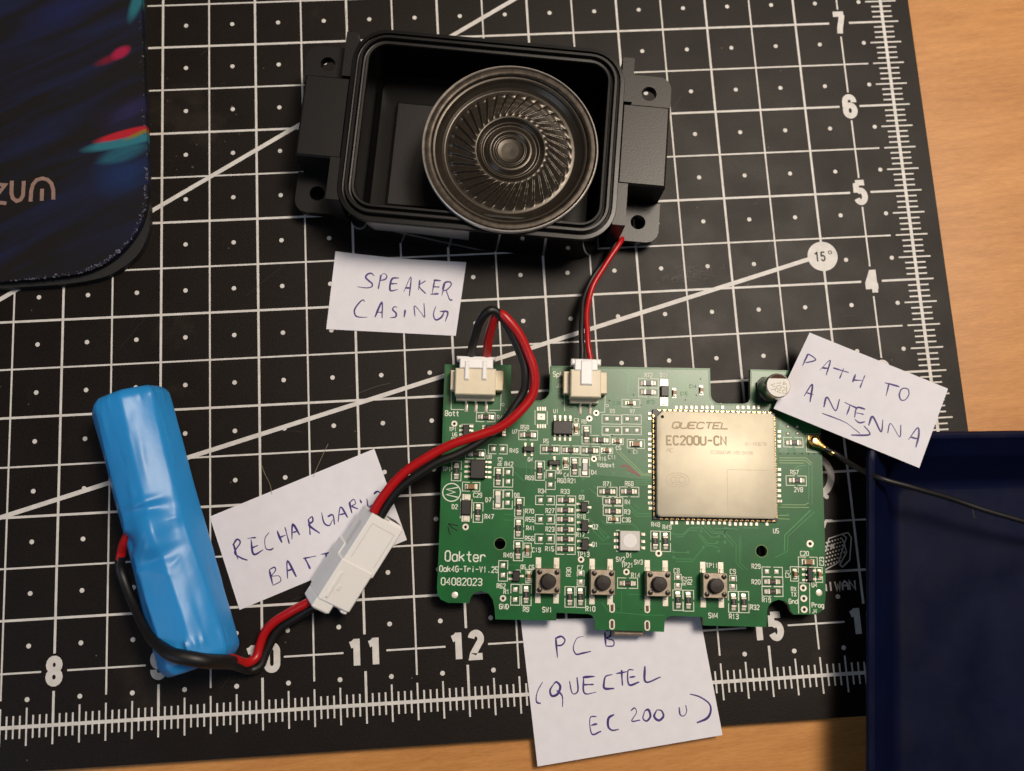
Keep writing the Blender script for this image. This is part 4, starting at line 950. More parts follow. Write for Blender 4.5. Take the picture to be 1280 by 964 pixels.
# scuffs
b = MB()
for k in range(26):
    a = random.random() * 2 * PI
    cx, cy = 10.5 + 4.6 * math.cos(a) * (1 + .25 * random.random()), -92 + 3.6 * math.sin(a) * (1 + .3 * random.random())
    b.disc((cx, cy), .10 + .32 * random.random() ** 2, ZM + .012 + k * .0004, 0, 7)
for k in range(14):
    b.disc((-88 + 20 * random.random(), 44 + 26 * random.random()), .12 + .3 * random.random() ** 2, ZM + .012 + k * .0004, 0, 7)
for k in range(90):
    a = random.gauss(0, 1)
    b.disc((52.5 + 3.4 * a, 10.6 + .5 * a + random.gauss(0, .7)), random.uniform(.06, .22), ZM + .010 + k * .0003, 0, 6)
for k in range(12):
    cx, cy = 44 + 9 * random.random(), 8.5 + 4 * random.random()
    b.ribbon([(cx, cy), (cx + 3, cy + .5 + random.random()), (cx + 6, cy + .2)], .08, ZM + .012 + k * .0005)
b.ribbon([(-38, -17.2), (-33, -15.6), (-29.5, -14.9)], .14, ZM + .013)
for k in range(30):
    cx, cy = random.uniform(-130, 115), random.uniform(-95, 90)
    a = random.gauss(.3, .9); l = random.uniform(2, 15)
    b.ribbon([(cx, cy), (cx + l * .5 * math.cos(a), cy + l * .5 * math.sin(a) + random.uniform(-.3, .3)), (cx + l * math.cos(a), cy + l * math.sin(a))], random.uniform(.03, .07), ZM + .070 + k * .0005)
b.build('scuff_marks', 'scuff', mroot, recalc=False)['kind'] = 'stuff'

# ---------------------------------------------------------------- mouse pad
pad = empty('mouse_pad', (-130, 60, 0), 0, 'worn dark mouse pad with blue streaks, red splashes and pale lettering', 'mouse pad')
def rel(pts, o): return [(p[0] - o[0], p[1] - o[1]) for p in pts]
PO = (-130, 60)
topo = catmull([Vector((*p, 0)) for p in [(-185, 14.2), (-150, 15.4), (-128.8, 16.1), (-117, 16.5), (-108.4, 17.3), (-103.5, 18.9), (-100.0, 21.0), (-96.3, 24.5), (-93.6, 28.5), (-92.0, 32.6), (-91.1, 38), (-91.0, 43), (-91.2, 48), (-92.2, 70), (-93.3, 95), (-94.2, 130)]], 5)
topo = [(p.x, p.y) for p in topo]
tpoly = topo + [(-185, 130)]
lowc = catmull([Vector((*p, 0)) for p in [(-185, 13.4), (-150, 14.5), (-128, 15.0), (-113, 15.3), (-103.5, 16.6), (-98.3, 19.0), (-94.0, 22.8), (-91.7, 28.0), (-91.3, 33), (-91.6, 42), (-92.2, 55), (-93.2, 95), (-94.2, 130)]], 4)
lpoly = [(p.x, p.y) for p in lowc] + [(-185, 130)]
MB().prism(rel(lpoly, PO), 0.02, 2.3).build('rubber_base', 'pad_rubber', pad)
b = MB()
n = len(tpoly)
tp = rel(tpoly, PO)
b.prism(tp, 2.3, 4.45)
sheet = b.build('cloth_top', ['pad_cloth'], pad)
# object-space texture coordinates are measured from the world origin: shift through the mesh origin
sheet.location = Vector((130, -60, 0)) * MM
for v in sheet.data.vertices: v.co -= Vector((130, -60, 0)) * MM
b = MB()
random.seed(3)
for i in range(len(topo) * 4):
    k = random.random() * (len(topo) - 2); j = int(k); t = k - j
    a, c = Vector(topo[j]), Vector(topo[j + 1]); p = a.lerp(c, t); d = (c - a).normalized(); nn = Vector((-d.y, d.x))
    p = p + nn * (random.random() ** 1.5 * .9 - .05)
    if p.x < -150: continue
    s = .08 + .30 * random.random() ** 3
    b.box((p.x + 130, p.y - 60, 4.40), (s * 1.8, s, .12 + .12 * random.random()), random.random() * 3)
b.build('frayed_edge', 'pad_fray', pad)['kind'] = 'stuff'
for st in [[(-131.9, 42.8), (-128.1, 42.4), (-131.3, 37.9), (-127.6, 37.3)],
           [(-126.4, 43.5), (-126.4, 40.0), (-126.0, 38.6), (-125.0, 37.8), (-124.0, 38.1), (-123.4, 39.2), (-123.3, 43.3)],
           [(-121.4, 37.5), (-121.3, 40.5), (-120.9, 42.2), (-120.0, 43.4), (-118.5, 43.8), (-117.2, 43.4), (-116.1, 42.2), (-115.6, 40.5), (-115.5, 37.8)],
           [(-118.5, 40.9), (-118.5, 37.6)]]:
    MB().ribbon(rel(st, PO), 1.0, 4.47).build('printed_letter', 'pad_letters', pad, recalc=False)

# ---------------------------------------------------------------- speaker case
def rrect(w, h, r, o, z, seg=8):
    hw, hh, r = w / 2 + o, h / 2 + o, max(0.3, r + o)
    out = []
    for cx, cy, a0 in ((hw - r, hh - r, 0), (-hw + r, hh - r, 90), (-hw + r, -hh + r, 180), (hw - r, -hh + r, 270)):
        for i in range(seg + 1):
            a = math.radians(a0 + 90 * i / seg)
            out.append((cx + r * math.cos(a), cy + r * math.sin(a), z))
    return out
def loft(mb, loops, mi=0, cap0=True, cap1=True, rows=None):
    n = len(loops[0]); vs = [p for l in loops for p in l]
    fs = [(j * n + i, j * n + (i + 1) % n, (j + 1) * n + (i + 1) % n, (j + 1) * n + i) for j in range(len(loops) - 1) for i in range(n)]
    if cap0: fs.append(tuple(range(n)))
    if cap1: fs.append(tuple((len(loops) - 1) * n + i for i in range(n)))
    mb.add(vs, fs, mi)
    if rows:
        k = len(mb.m) - len(fs)
        for j, r in enumerate(rows):
            for i in range(n): mb.m[k + j * n + i] = r
ca = math.radians(-8.0)
case = empty('speaker_case', (-2.0, 45.1, 0), ca, 'empty black plastic speaker housing with rounded rim and four screw ears', 'speaker case')
b = MB()
prof = [(0.8, 0.3), (1.6, 1.1), (-0.1, 15.6), (1.9, 16.4), (2.2, 18.0), (2.05, 18.4), (1.1, 18.5), (.95, 17.8), (.45, 17.7), (.3, 18.9), (.1, 19.15), (-.5, 19.15), (-.65, 18.9),
        (-.75, 17.9), (-1.25, 17.8), (-1.4, 18.7), (-1.55, 18.9), (-2.1, 18.85), (-2.3, 18.5), (-2.7, 4.0), (-4.0, 2.6)]
loft(b, [rrect(66, 47.6, 7.0, o, z) for o, z in prof], rows=[1, 1] + [0] * 16 + [2, 2])
b.m[-1] = 2
b.build('housing', ['case_plastic', 'case_gloss', 'case_inner_shade'], case, smooth=28)
MB().box((-10, -1.8, 2.7), (29, 29.5, 2.4), 0, ch=.5).build('inner_step', 'case_satin', case)
def wing(name, sx, xa, xb, ya, yb, z1, z0=2.0):
    cx, cy = (xa + xb) / 2, (ya + yb) / 2
    m = MB(); m.box((sx * cx, cy, z0), (xb - xa, yb - ya, z1 - z0), 0, ch=.5)
    # small fillet against the wall
    m.build(name, 'case_satin', case)
wing('side_flange', -1, 35.1, 46.8, -9.9, 12.2, 17.2)
wing('side_flange', 1, 35.1, 47.4, -9.8, 12.2, 17.2)
def ear(sx, yin, yout, hx, hy, z1, r=3.4):
    s = 1 if yout > yin else -1
    xe = 48.2
    pts = [(35.4, yin), (xe, yin), (xe, yout - s * r)] + [(xe - r + r * math.cos(a), yout - s * r + s * r * math.sin(a)) for a in [i * PI / 16 for i in range(1, 9)]] + [(38.6, yout), (35.4, yout)]
    pts = [(sx * x, y) for x, y in pts]
    plate('screw_ear', pts, [(sx * hx, hy, 2.0)], z1 - 2.6, z1, ['case_satin', 'case_plastic'], case)
for sx in (-1, 1):
    ear(sx, -9.85, -20.8, 42.6, -15.4, 6.0)
    ear(sx, 12.15, 22.6, 42.4, 17.6, 13.0)
    MB().prism([(sx * 34.4, -21.0), (sx * 37.7, -21.0), (sx * 37.7, -9.9), (sx * 34.4, -9.9)], 2, 17.9).build('corner_rib', 'case_satin', case)
    MB().prism([(sx * 34.4, 12.3), (sx * 37.4, 12.3), (sx * 37.4, 24.5), (sx * 34.4, 24.5)], 2, 17.9).build('corner_rib', 'case_satin', case)

# ---------------------------------------------------------------- speaker
spk = empty('speaker', (4.6, 40.0, 5.2), 0, 'round black paper-cone speaker with swirled ribs lying in the open housing', 'speaker')
b = MB()
b.lathe([(9.0, 0.0), (9.0, 6.0), (9.6, 6.2)], n=48)
b.build('magnet', 'steel', spk, smooth=30)
b = MB(); b.lathe([(9.0, 5.8), (10.5, 6.4), (19.5, 12.6), (21.6, 13.2)], n=72, caps=False)
b.build('basket', 'dark_steel', spk, smooth=40)
b = MB()
b.lathe([(21.0, 13.2), (21.9, 13.3), (22.15, 13.6), (22.2, 14.9), (22.05, 15.15), (21.85, 15.2)], n=128, mi=0, caps=False)
b.lathe([(21.85, 15.2), (21.5, 15.15), (21.3, 15.0)], n=128, mi=1, caps=False)
b.lathe([(21.3, 15.0), (20.6, 15.05), (20.0, 15.0), (19.6, 14.7), (19.45, 14.3), (19.2, 14.25)], n=128, mi=1, caps=False)
b.build('rim', ['steel', 'dark_steel'], spk, smooth=50)
# cone with swirl ribs
profile = [(0, 13.0), (2.2, 13.05), (3.2, 13.15), (3.55, 13.45), (3.85, 13.45), (4.05, 13.1), (4.35, 13.3), (4.9, 13.7), (5.5, 13.65), (6.2, 13.05), (6.7, 12.8), (7.0, 12.9), (7.25, 13.4), (7.5, 13.4), (7.75, 13.05), (8.0, 13.2), (8.25, 13.75), (8.6, 14.0), (9.2, 14.0), (10.6, 13.8), (12.2, 13.5), (13.8, 13.1), (15.0, 12.75), (15.8, 12.5), (16.5, 12.45), (17.2, 12.75), (18.0, 13.3), (18.5, 13.75), (18.75, 14.2), (19.05, 14.3), (19.5, 14.35)]
def pz(r):
    for (a, za), (c, zc) in zip(profile, profile[1:]):
        if r <= c:
            t = (r - a) / (c - a); t = t * t * (3 - 2 * t) * .5 + t * .5
            return za + (zc - za) * t
    return profile[-1][1]
NR, NA, NS = 104, 1008, 36
b = MB(); vs = []; fs = []
for i in range(NR):
    r = 0.02 + 19.4 * i / (NR - 1)
    e = max(0.0, min(1.0, (r - 8.9) / 1.2)) * max(0.0, min(1.0, (15.9 - r) / 1.5))
    e = e * e * (3 - 2 * e)
    base = pz(r)
    for j in range(NA):
        a = 2 * PI * j / NA
        ph = (a + 0.34 * (r - 8.5) / 7.0 + 0.05 * math.sin((r - 8.5) * .45)) * NS / (2 * PI)
        f = ph - math.floor(ph)
        w = (f / .74 if f < .74 else (1 - f) / .26)
        vs.append((r * math.cos(a), r * math.sin(a), base + e * .66 * (w - .62)))
for i in range(NR - 1):
    for j in range(NA): fs.append((i * NA + j, i * NA + (j + 1) % NA, (i + 1) * NA + (j + 1) % NA, (i + 1) * NA + j))
b.add(vs, fs)
b.build('cone', 'cone', spk, smooth=80, recalc=False)

# ---------------------------------------------------------------- speaker cable
sc = empty('speaker_cable', (17, -5, 0), 0, 'thin red and black wire pair from the speaker housing to the two-pin plug', 'cable')
def rel3(pts, o): return [(p[0] - o[0], p[1] - o[1], p[2] - o[2]) for p in pts]
MB().tube(rel3(D['spkred'], (17, -5, 0)), .72).build('red_wire', 'wire_red', sc, smooth=60)
MB().tube(rel3(D['spkblack'], (17, -5, 0)), .72).build('black_wire', 'wire_black', sc, smooth=60)

# ================================================================ circuit board
TH = math.radians(-4.4)
BX, BY = D['BC']
pcb = empty('circuit_board', (BX, BY, 4.4), TH, 'green printed circuit board crowded with small parts and a large gold metal module', 'circuit board')
ZB = 1.6
plate('board', D['outline'], [tuple(h) for h in D['holes']], 0, ZB, ['soldermask', 'fr4_edge', 'soldermask'], pcb)
MB().sheet(D['copper_glare'], ZB + .008).build('copper_glare_area', 'soldermask_copper_glare', pcb, recalc=False)  # real copper edge at the via row; elsewhere the paler green paints glare
b = MB()
for i, (p, w, m) in enumerate(D['traces']): b.ribbon(p, w, ZB + .014 + (i % 9) * .0012, m)
for i, p in enumerate(D['vias']): b.ring(p, .14, .34, ZB + .028 + (i % 3) * .001, 0, 12)
b.build('copper_traces', ['mask_trace', 'mask_trace_bright'], pcb, recalc=False)
b = MB()
for i, p in enumerate(D['tinyv']): b.disc(p, .17, ZB + .034, 0, 10)
b.build('via_holes', 'hole_dark', pcb, recalc=False)['kind'] = 'stuff'
# bare board ring marks around the screw holes
for hx, hy, hr in D['holes']:
    MB().ring((hx, hy), hr + .02, hr + .14, ZB + .020, 0, 32).build('hole_edge', 'mask_trace_bright', pcb, recalc=False)
# silkscreen
b = MB()
zi = ZB + .040
SW = .17
def frame(x0, y0, x1, y1, o, k):
    z = zi + (k % 7) * .0011
    gp = .32
    if o == 'n':
        b.ribbon([(x0, y0), (x1, y0), (x1, y1), (x0, y1)], SW, z, 0, True)
    elif o == 'h':
        mx = (x0 + x1) / 2
        b.ribbon([(mx - gp, y0), (x0, y0), (x0, y1), (mx - gp, y1)], SW, z); b.ribbon([(mx + gp, y0), (x1, y0), (x1, y1), (mx + gp, y1)], SW, z)
    else:
        my = (y0 + y1) / 2
        b.ribbon([(x0, my - gp), (x0, y0), (x1, y0), (x1, my - gp)], SW, z); b.ribbon([(x0, my + gp), (x0, y1), (x1, y1), (x1, my + gp)], SW, z)
for k, bx_ in enumerate(D['boxes']): frame(*bx_, k)
for k, (p, w) in enumerate(D['lines']): b.ribbon(p, w, zi + .008 + (k % 4) * .0011)
for x, y, r in D['circ']: b.ring((x, y), r - .14, r, zi, 0, 20)
cx, cy = D['wl']['c']; r = D['wl']['r']
b.ring((cx, cy), r - .26, r, zi, 0, 48)
b.ribbon([(cx + 1.55, cy + 1.25), (cx - 1.3, cy + .72), (cx + .9, cy + .05), (cx - 1.3, cy - .62), (cx + 1.55, cy - 1.2)], .30, zi + .002)
b.build('silkscreen_outline', 'silk', pcb, recalc=False)
b = MB()
for s, x, y, h, rot, br, asp, st in D['texts']:
    if br >= .75: text(b, s, x, y, h, math.radians(rot), asp, st, zi + .012)
b.build('silkscreen_lettering', 'silk', pcb, recalc=False)
b = MB()
mat('silk_faint', (0.07, 0.24, 0.11), 0.5)
for s, x, y, h, rot, br, asp, st in D['texts']:
    if br < .75: text(b, s, x, y, h, math.radians(rot), asp, st, zi + .012)
b.build('faint_lettering', 'silk_faint', pcb, recalc=False)['kind'] = 'stuff'
b = MB()
for k, p in enumerate(D['arrow']): b.ribbon(p, .24, ZB + .030 + k * .001)
b.build('pen_arrow', 'hole_dark', pcb, recalc=False)

b = MB()
for k, p in enumerate(D['scrap']): b.ribbon(p, .45 - .1 * k, ZB + .036 + k * .002)
b.build('red_mark', 'red_mark', pcb, recalc=False)
def mk_resistor():
    m = MB()
    for s in (-1, 1):
        m.box((s * 1.62, 0, 0), (1.05, 1.25, .03), mi=3)
        m.box((s * .93, 0, .03), (.42, 1.2, .48), mi=0, ch=.05)
        # solder fillet
        x0_, x1_ = s * 1.14, s * 2.0
        m.add([(x0_, -.55, .03), (x1_, -.5, .03), (x1_, .5, .03), (x0_, .55, .03), (x0_, -.55, .40), (x0_, .55, .40), (s * 1.45, -.5, .15), (s * 1.45, .5, .15)],
              [(0, 1, 2, 3), (0, 3, 5, 4), (4, 5, 7, 6), (6, 7, 2, 1), (0, 4, 6, 1), (3, 2, 7, 5)], 0)
    m.box((0, 0, .04), (1.5, 1.2, .46), mi=1, ch=.04)
    m.ribbon([(-.42, -.16), (-.42, .16)], .12, .505, 2); m.ribbon([(-.1, -.16), (-.1, .16)], .12, .505, 2)
    m.ribbon([(.1, .16), (.38, .16), (.38, -.16)], .10, .506, 2)
    return m.build('resistor', ['solder', 'res_body', 'res_print', 'chip_base'], pcb)
def mk_cap(L=1.6, W=.85, H=.8):
    m = MB()
    for s in (-1, 1):
        m.box((s * (L / 2 + .02), 0, 0), (.9, W + .1, .04), mi=0)
        m.box((s * (L / 2 - .14), 0, .04), (.32, W, H), mi=0, ch=.08)
    m.box((0, 0, .06), (L - .55, W - .04, H - .06), mi=1, ch=.05)
    return m.build('chip_capacitor', ['solder', 'cap_body'], pcb)
def mk_pad(w=1.05, h=1.05):
    m = MB()
    m.box((0, 0, 0), (w + .2, h + .2, .012), mi=1)
    n = 6; vs = []
    for i in range(n + 1):
        for j in range(n + 1):
            u, v = i / n * 2 - 1, j / n * 2 - 1
            vs.append((u * w / 2, v * h / 2, .015 + .13 * (1 - u ** 4) * (1 - v ** 4)))
    m.add(vs, [(i * (n + 1) + j, (i + 1) * (n + 1) + j, (i + 1) * (n + 1) + j + 1, i * (n + 1) + j + 1) for i in range(n) for j in range(n)], 0)
    return m.build('solder_pad', ['tin_pad', 'chip_base'], pcb, smooth=60, recalc=False)
def mk_strip():
    m = MB(); m.box((0, 0, 0), (4.5, 1.6, .012), mi=2)
    m.box((0, 0, .012), (4.1, 1.25, .05), mi=0); m.box((0, 0, .06), (2.0, 1.15, .5), mi=1, ch=.1)
    return m.build('chip_diode', ['tin_pad', 'led_white', 'chip_base'], pcb)
reps = {'resistor': Repeats(mk_resistor), 'chip_capacitor': Repeats(mk_cap), 'chip_capacitor2': Repeats(lambda: mk_cap(2.2, 1.2, 1.0)),
        'pad': Repeats(mk_pad), 'pads': Repeats(lambda: mk_pad(.6, .6)), 'white_strip': Repeats(mk_strip), 'chip_diode': Repeats(lambda: mk_resistor())}
for t, x, y, o in D['comp']:
    if t in reps:
        ob = reps[t].put((x + random.uniform(-.04, .04), y + random.uniform(-.04, .04), ZB + .055), (PI / 2 if o == 'v' else 0) + random.uniform(-.03, .03) + (PI if random.random() < .5 else 0))

def mk_ic(x, y, w, h, o, n1, n2, pl_, legs=True, H=1.0):
    m = MB(); m.box((0, 0, .12), (w, h, H), ch=.16)
    m.disc((-w / 2 + .55, h / 2 - .55), .2, .12 + H + .003, 1, 12) if min(w, h) > 3 else None
    body = m.build('integrated_circuit' if w * h > 8 else 'transistor', ['chip_black', 'chip_base'], pcb, loc=(x, y, ZB + .05))
    pw = .42
    p = MB()
    p.add([(0, -pw / 2, .55), (pl_ * .35, -pw / 2, .5), (pl_ * .6, -pw / 2, .12), (pl_, -pw / 2, .09), (0, pw / 2, .55), (pl_ * .35, pw / 2, .5), (pl_ * .6, pw / 2, .12), (pl_, pw / 2, .09)],
          [(0, 1, 5, 4), (1, 2, 6, 5), (2, 3, 7, 6)], 0)
    p.box((pl_ * .85, 0, -.04), (pl_ * .85, pw + .12, .10), mi=0)
    first = None
    for side, n in ((-1, n1), (1, n2)):
        for i in range(n):
            f = (i - (n - 1) / 2)
            span = (h if o == 'h' else w) * (.80 if n > 2 else .62)
            off = f * span / max(1, n - 1) if n > 1 else 0
            if o == 'h': loc = (side * w / 2, off, 0); rz = 0 if side > 0 else PI
            else: loc = (off, -side * h / 2, 0); rz = -PI / 2 if side > 0 else PI / 2
            if first is None:
                first = p.build('pin', 'solder', body, recalc=False); q = first
            else:
                q = first.copy(); COL.objects.link(q); q.parent = body
            q.location = Vector(loc) * MM; q.rotation_euler = (0, 0, rz)
for nm, x, y, w, h, o, n1, n2, pl_ in D['ics']: mk_ic(x, y, w, h, o, n1, n2, pl_, H=1.35 if w * h > 8 else .95)
for nm, x, y, w, h, o in D['diodes']:
    MB().box((0, 0, .1), (w, h, 1.0), ch=.15).build('diode', 'chip_black', pcb, loc=(x, y, ZB + .05))
for x, y, w, h in D['dpads']:
    m = MB(); m.box((0, 0, 0), (w, h, .10), ch=.04); m.box((0, 0, .1), (w * .55, h * .8, .25), ch=.1)
    m.build('solder_pad', 'tin_pad', pcb, loc=(x, y, ZB + .05))
for x, y, w, r in D['rings']:
    m = MB(); m.ring((0, 0), w * .46, w, .02, 0, 28); m.disc((0, 0), w * .47, .021, 1, 20)
    m.build('test_point', ['tin_pad', 'hole_dark'], pcb, recalc=False, loc=(x, y, ZB + .045))
for x, y, r in D['dots']:
    m = MB(); m.lathe([(r, 0), (r * .8, .06), (r * .3, .09)], n=20); m.build('test_point', 'tin_pad', pcb, smooth=60, loc=(x, y, ZB + .045))
for x, y in D['usb']:
    pts = [(.55 * math.cos(a), .55 * math.sin(a) + (.55 if math.sin(a) > 0 else -.55)) for a in [i * PI / 8 for i in range(16)]]
    m = MB(); m.ribbon(pts, .3, .03, 0, True); m.sheet([(p[0] * .75, p[1] * .82) for p in pts], .028, 1)
    m.build('shell_slot', ['tin_pad', 'slot_dark'], pcb, recalc=False, loc=(x, y, ZB + .045))
# usb socket on the underside
MB().box((0, 0, 0), (7.9, 6.0, 3.0), ch=.5).build('usb_socket', 'switch_steel', pcb, loc=((D['usb'][0][0] + D['usb'][2][0]) / 2, D['usb'][1][1] + .1, -3.0))
for p in D['smallpads']: MB().box((0, 0, 0), (.38, 1.0, .05)).build('solder_pad', 'tin_pad', pcb, loc=(p[0], p[1], ZB + .045))
x, y, w, h = D['smallsq']
m = MB(); m.box((0, 0, 0), (w, h, .05)); m.disc((0, 0), .2, .053, 1, 12); m.build('solder_pad', ['tin_pad', 'hole_dark'], pcb, loc=(x, y, ZB + .045))

# push switches
def mk_switch():
    m = MB(); m.box((0, 0, 0), (5.9, 5.9, 3.1), ch=.0)
    body = m.build('push_switch', 'switch_black', pcb)
    t = MB(); t.box((0, 0, 3.1), (6.05, 6.05, .35), ch=.12)
    t.box((-3.0, 0, .4), (.12, 5.6, 2.7)); t.box((3.0, 0, .4), (.12, 5.6, 2.7))
    t.build('cover_plate', 'switch_steel', body)
    p = MB(); p.lathe([(1.95, 3.4), (1.95, 3.75), (1.75, 3.8), (1.75, 5.0), (1.6, 5.2), (.2, 5.25)], n=36)
    p.build('plunger', 'switch_black', body, smooth=35)
    first = None
    for sx, sy in ((-1, 1), (1, 1), (-1, -1), (1, -1)):
        if first is None:
            s = MB(); s.lathe([(.62, 3.4), (.62, 3.62), (.5, 3.7), (.05, 3.72)], n=18); first = s.build('stud', 'switch_black', body, smooth=40); q = first
        else: q = first.copy(); COL.objects.link(q); q.parent = body
        q.location = Vector((sx * 2.12, sy * 2.12, 0)) * MM
    first = None
    for sx, sy in ((-1, 1), (1, 1), (-1, -1), (1, -1)):
        if first is None:
            s = MB(); s.box((0, 1.2, 0), (1.35, 2.7, .10), ch=.03); s.box((0, .2, .1), (.8, 1.5, .32), mi=0, ch=.08)
            first = s.build('leg', 'tin_pad', body); q = first
        else: q = first.copy(); COL.objects.link(q); q.parent = body
        q.location = Vector((sx * 2.25, sy * 3.0, 0)) * MM; q.rotation_euler = (0, 0, 0 if sy > 0 else PI)
    return body
sw = Repeats(mk_switch)
for s in D['switches']: sw.put((s[0][0], s[0][1], ZB + .045))

# led
x, y, w, h = D['led']
m = MB(); m.box((0, 0, .1), (w, h, 1.4), ch=.12); led = m.build('indicator_led', 'led_white', pcb, loc=(x, y, ZB + .045))
MB().lathe([(1.75, 0), (1.7, .05)], n=32).build('lens', 'white_nylon_b', led, loc=(0, 0, 1.5))
for i, p in enumerate(D['ledpins']):
    m = MB(); m.box((0, 0, 0), (1.15, .78, .12), ch=.04); m.box((-.25 if i > 2 else .25, 0, .12), (.5, .7, .4), ch=.1)
    m.build('pin', 'tin_pad', led, loc=(p[0] - x, p[1] - y, 0))

# cellular module
M_ = D['module']
sh = M_['shield']
mx_ = sum(p[0] for p in sh) / 4; my_ = sum(p[1] for p in sh) / 4
mw = (sh[1][0] - sh[0][0] + sh[2][0] - sh[3][0]) / 2; mh = (sh[0][1] - sh[3][1] + sh[1][1] - sh[2][1]) / 2
mod = MB().box((0, 0, 0), (mw + 1.5, mh + 1.5, .75)).build('radio_module', 'module_base', pcb, loc=(mx_, my_, ZB + .05))
b = MB()
w_, h_ = mw + .25, mh + .25
def shl(o, z, r=.9, cut=1.5):
    X, Y = w_ / 2 + o, h_ / 2 + o
    pts = [(X, Y - r), (X - r * .3, Y - r * .3), (X - r, Y), (-X + cut, Y), (-X, Y - cut), (-X, -Y + r), (-X + r * .3, -Y + r * .3), (-X + r, -Y), (X - r, -Y), (X - r * .3, -Y + r * .3), (X, -Y + r)]
    return [(p[0], p[1], z) for p in pts]
loft(b, [shl(0, .75), shl(0, 2.3), shl(-.08, 2.5), shl(-.25, 2.6)])
shield = b.build('shield', 'shield', mod, smooth=25)
zt = 2.606
def ml(p): return (p[0] - mx_, p[1] - my_)
b = MB()
q0, q1 = ml(M_['text'][0][1]), ml(M_['text'][0][2])
text(b, 'QUECTEL', (q0[0] + q1[0]) / 2 - .35, (q0[1] + q1[1]) / 2, 1.55, math.atan2(q1[1] - q0[1], q1[0] - q0[0]), 1.12, .24, zt, 0, .28)
q0, q1 = ml(M_['text'][1][1]), ml(M_['text'][1][2])
text(b, 'EC200U-CN', (q0[0] + q1[0]) / 2, (q0[1] + q1[1]) / 2, 2.15, math.atan2(q1[1] - q0[1], q1[0] - q0[0]), .58, .22, zt, 0)
b.build('etched_name', 'etch', mod, recalc=False)
b = MB()
text(b, 'AC', *ml(M_['ac']), 1.05, 0, .62, .12, zt, 0)
text(b, 'EC200UCNAC-N05-SNNSA', ml(M_['small'])[0] + 3.0, ml(M_['small'])[1] - .1, .8, 0, .45, .12, zt, 0)
text(b, 'Q1-A0678', ml(M_['small2'])[0] + .6, ml(M_['small2'])[1], .85, 0, .6, .12, zt, 0)
qa, qb = ml(M_['qr'][0]), ml(M_['qr'][1])
b.ribbon([(qa[0], qb[1]), (qa[0], qa[1]), (qb[0], qa[1])], .09, zt + .006)
cx, cy = ml(M_['ccc'])
for k, r in enumerate((2.9, 2.0)): b.ribbon([(cx + r * math.cos(a), cy + r * .6 * math.sin(a)) for a in [2 * PI * i / 28 for i in range(28)]], .12, zt + .005 + k * .001, 0, True)
for dx in (-1.0, -.1, .8): b.ribbon([(cx + dx + .5 * math.cos(a), cy + .7 * math.sin(a)) for a in [math.radians(50 + 26 * i) for i in range(11)]], .12, zt + .009)
b.build('etched_detail', 'etch_faint', mod, recalc=False)
x, y = ml(M_['dot']); MB().disc((x, y), .42, zt + .002, 0, 18).build('pin_mark', 'hole_dark', mod, recalc=False)
pads = None
def cast(p, rz, gold=True, solder=True):
    global pads, golds
    x, y = ml(p)
    if pads is None:
        m = MB(); m.box((0, 0, -.04), (.78, 1.0, .22), ch=.1); pads = m.build('edge_pad', 'tin_pad', mod); o = pads
    else: o = pads.copy(); COL.objects.link(o); o.parent = mod
    o.location = Vector((x, y, 0)) * MM; o.rotation_euler = (0, 0, rz)
for p in M_['castT'] + M_['castB']: cast(p, 0)
for p in M_['castL'] + M_['castR']: cast(p, PI / 2)
gold = None
def goldc(x, y, rz):
    global gold
    if gold is None:
        m = MB(); m.ring((0, 0), .17, .40, .78, 0, 10, 0, PI); m.ring((0, 0), .17, .36, .5, 0, 10, 0, PI)
        vs = []; 
        for i in range(11):
            a = PI * i / 10; vs += [(.17 * math.cos(a), .17 * math.sin(a), .02), (.17 * math.cos(a), .17 * math.sin(a), .78)]
        m.add(vs, [(2 * i, 2 * i + 1, 2 * i + 3, 2 * i + 2) for i in range(10)])
        gold = m.build('castellation', 'gold', mod, recalc=False); o = gold
    else: o = gold.copy(); COL.objects.link(o); o.parent = mod
    o.location = Vector((x, y, 0)) * MM; o.rotation_euler = (0, 0, rz)
XE, YE = mw / 2 + .75, mh / 2 + .75
nT, nS = 22, 20
for i in range(nT):
    x = -XE + 1.7 + i * (2 * XE - 3.0) / (nT - 1)
    goldc(x, YE, PI); 
    goldc(x + .3, -YE, 0)
for i in range(nS):
    y = -YE + 1.3 + i * (2 * YE - 3.0) / (nS - 1)
    goldc(-XE, y, -PI / 2); goldc(XE, y, PI / 2)

# electrolytic capacitor
ex, ey = D['elec']['base']
el = empty('electrolytic_capacitor', (ex, ey, ZB + .045), 0); el.parent = pcb
MB().prism([(-3.3, -3.3), (3.3, -3.3), (3.3, 1.9), (1.9, 3.3), (-1.9, 3.3), (-3.3, 1.9)], 0, .9).build('base', 'cap_base', el)
m = MB(); m.lathe([(2.9, .9), (3.05, 1.0), (3.15, 1.3), (3.15, 1.7), (3.0, 1.95), (3.15, 2.2), (3.15, 7.1), (3.08, 7.4), (2.85, 7.62), (2.6, 7.65)], n=56)
m.build('can', 'alu_can', el, smooth=35)
m = MB(); m.disc((0, 0), 2.88, 7.66, 0, 44)
m.sheet([(2.84 * math.cos(a), 2.84 * math.sin(a)) for a in [math.radians(38 + 104 * i / 16) for i in range(17)]], 7.668, 1)
for i, s in enumerate(('470', '10V', 'VT')): text(m, s, 1.55 - i * 1.45, -.5, 1.1, -PI / 2, .75, .15, 7.672, 2)
m.build('top_print', ['alu_top', 'cap_mark', 'etch'], el, recalc=False)

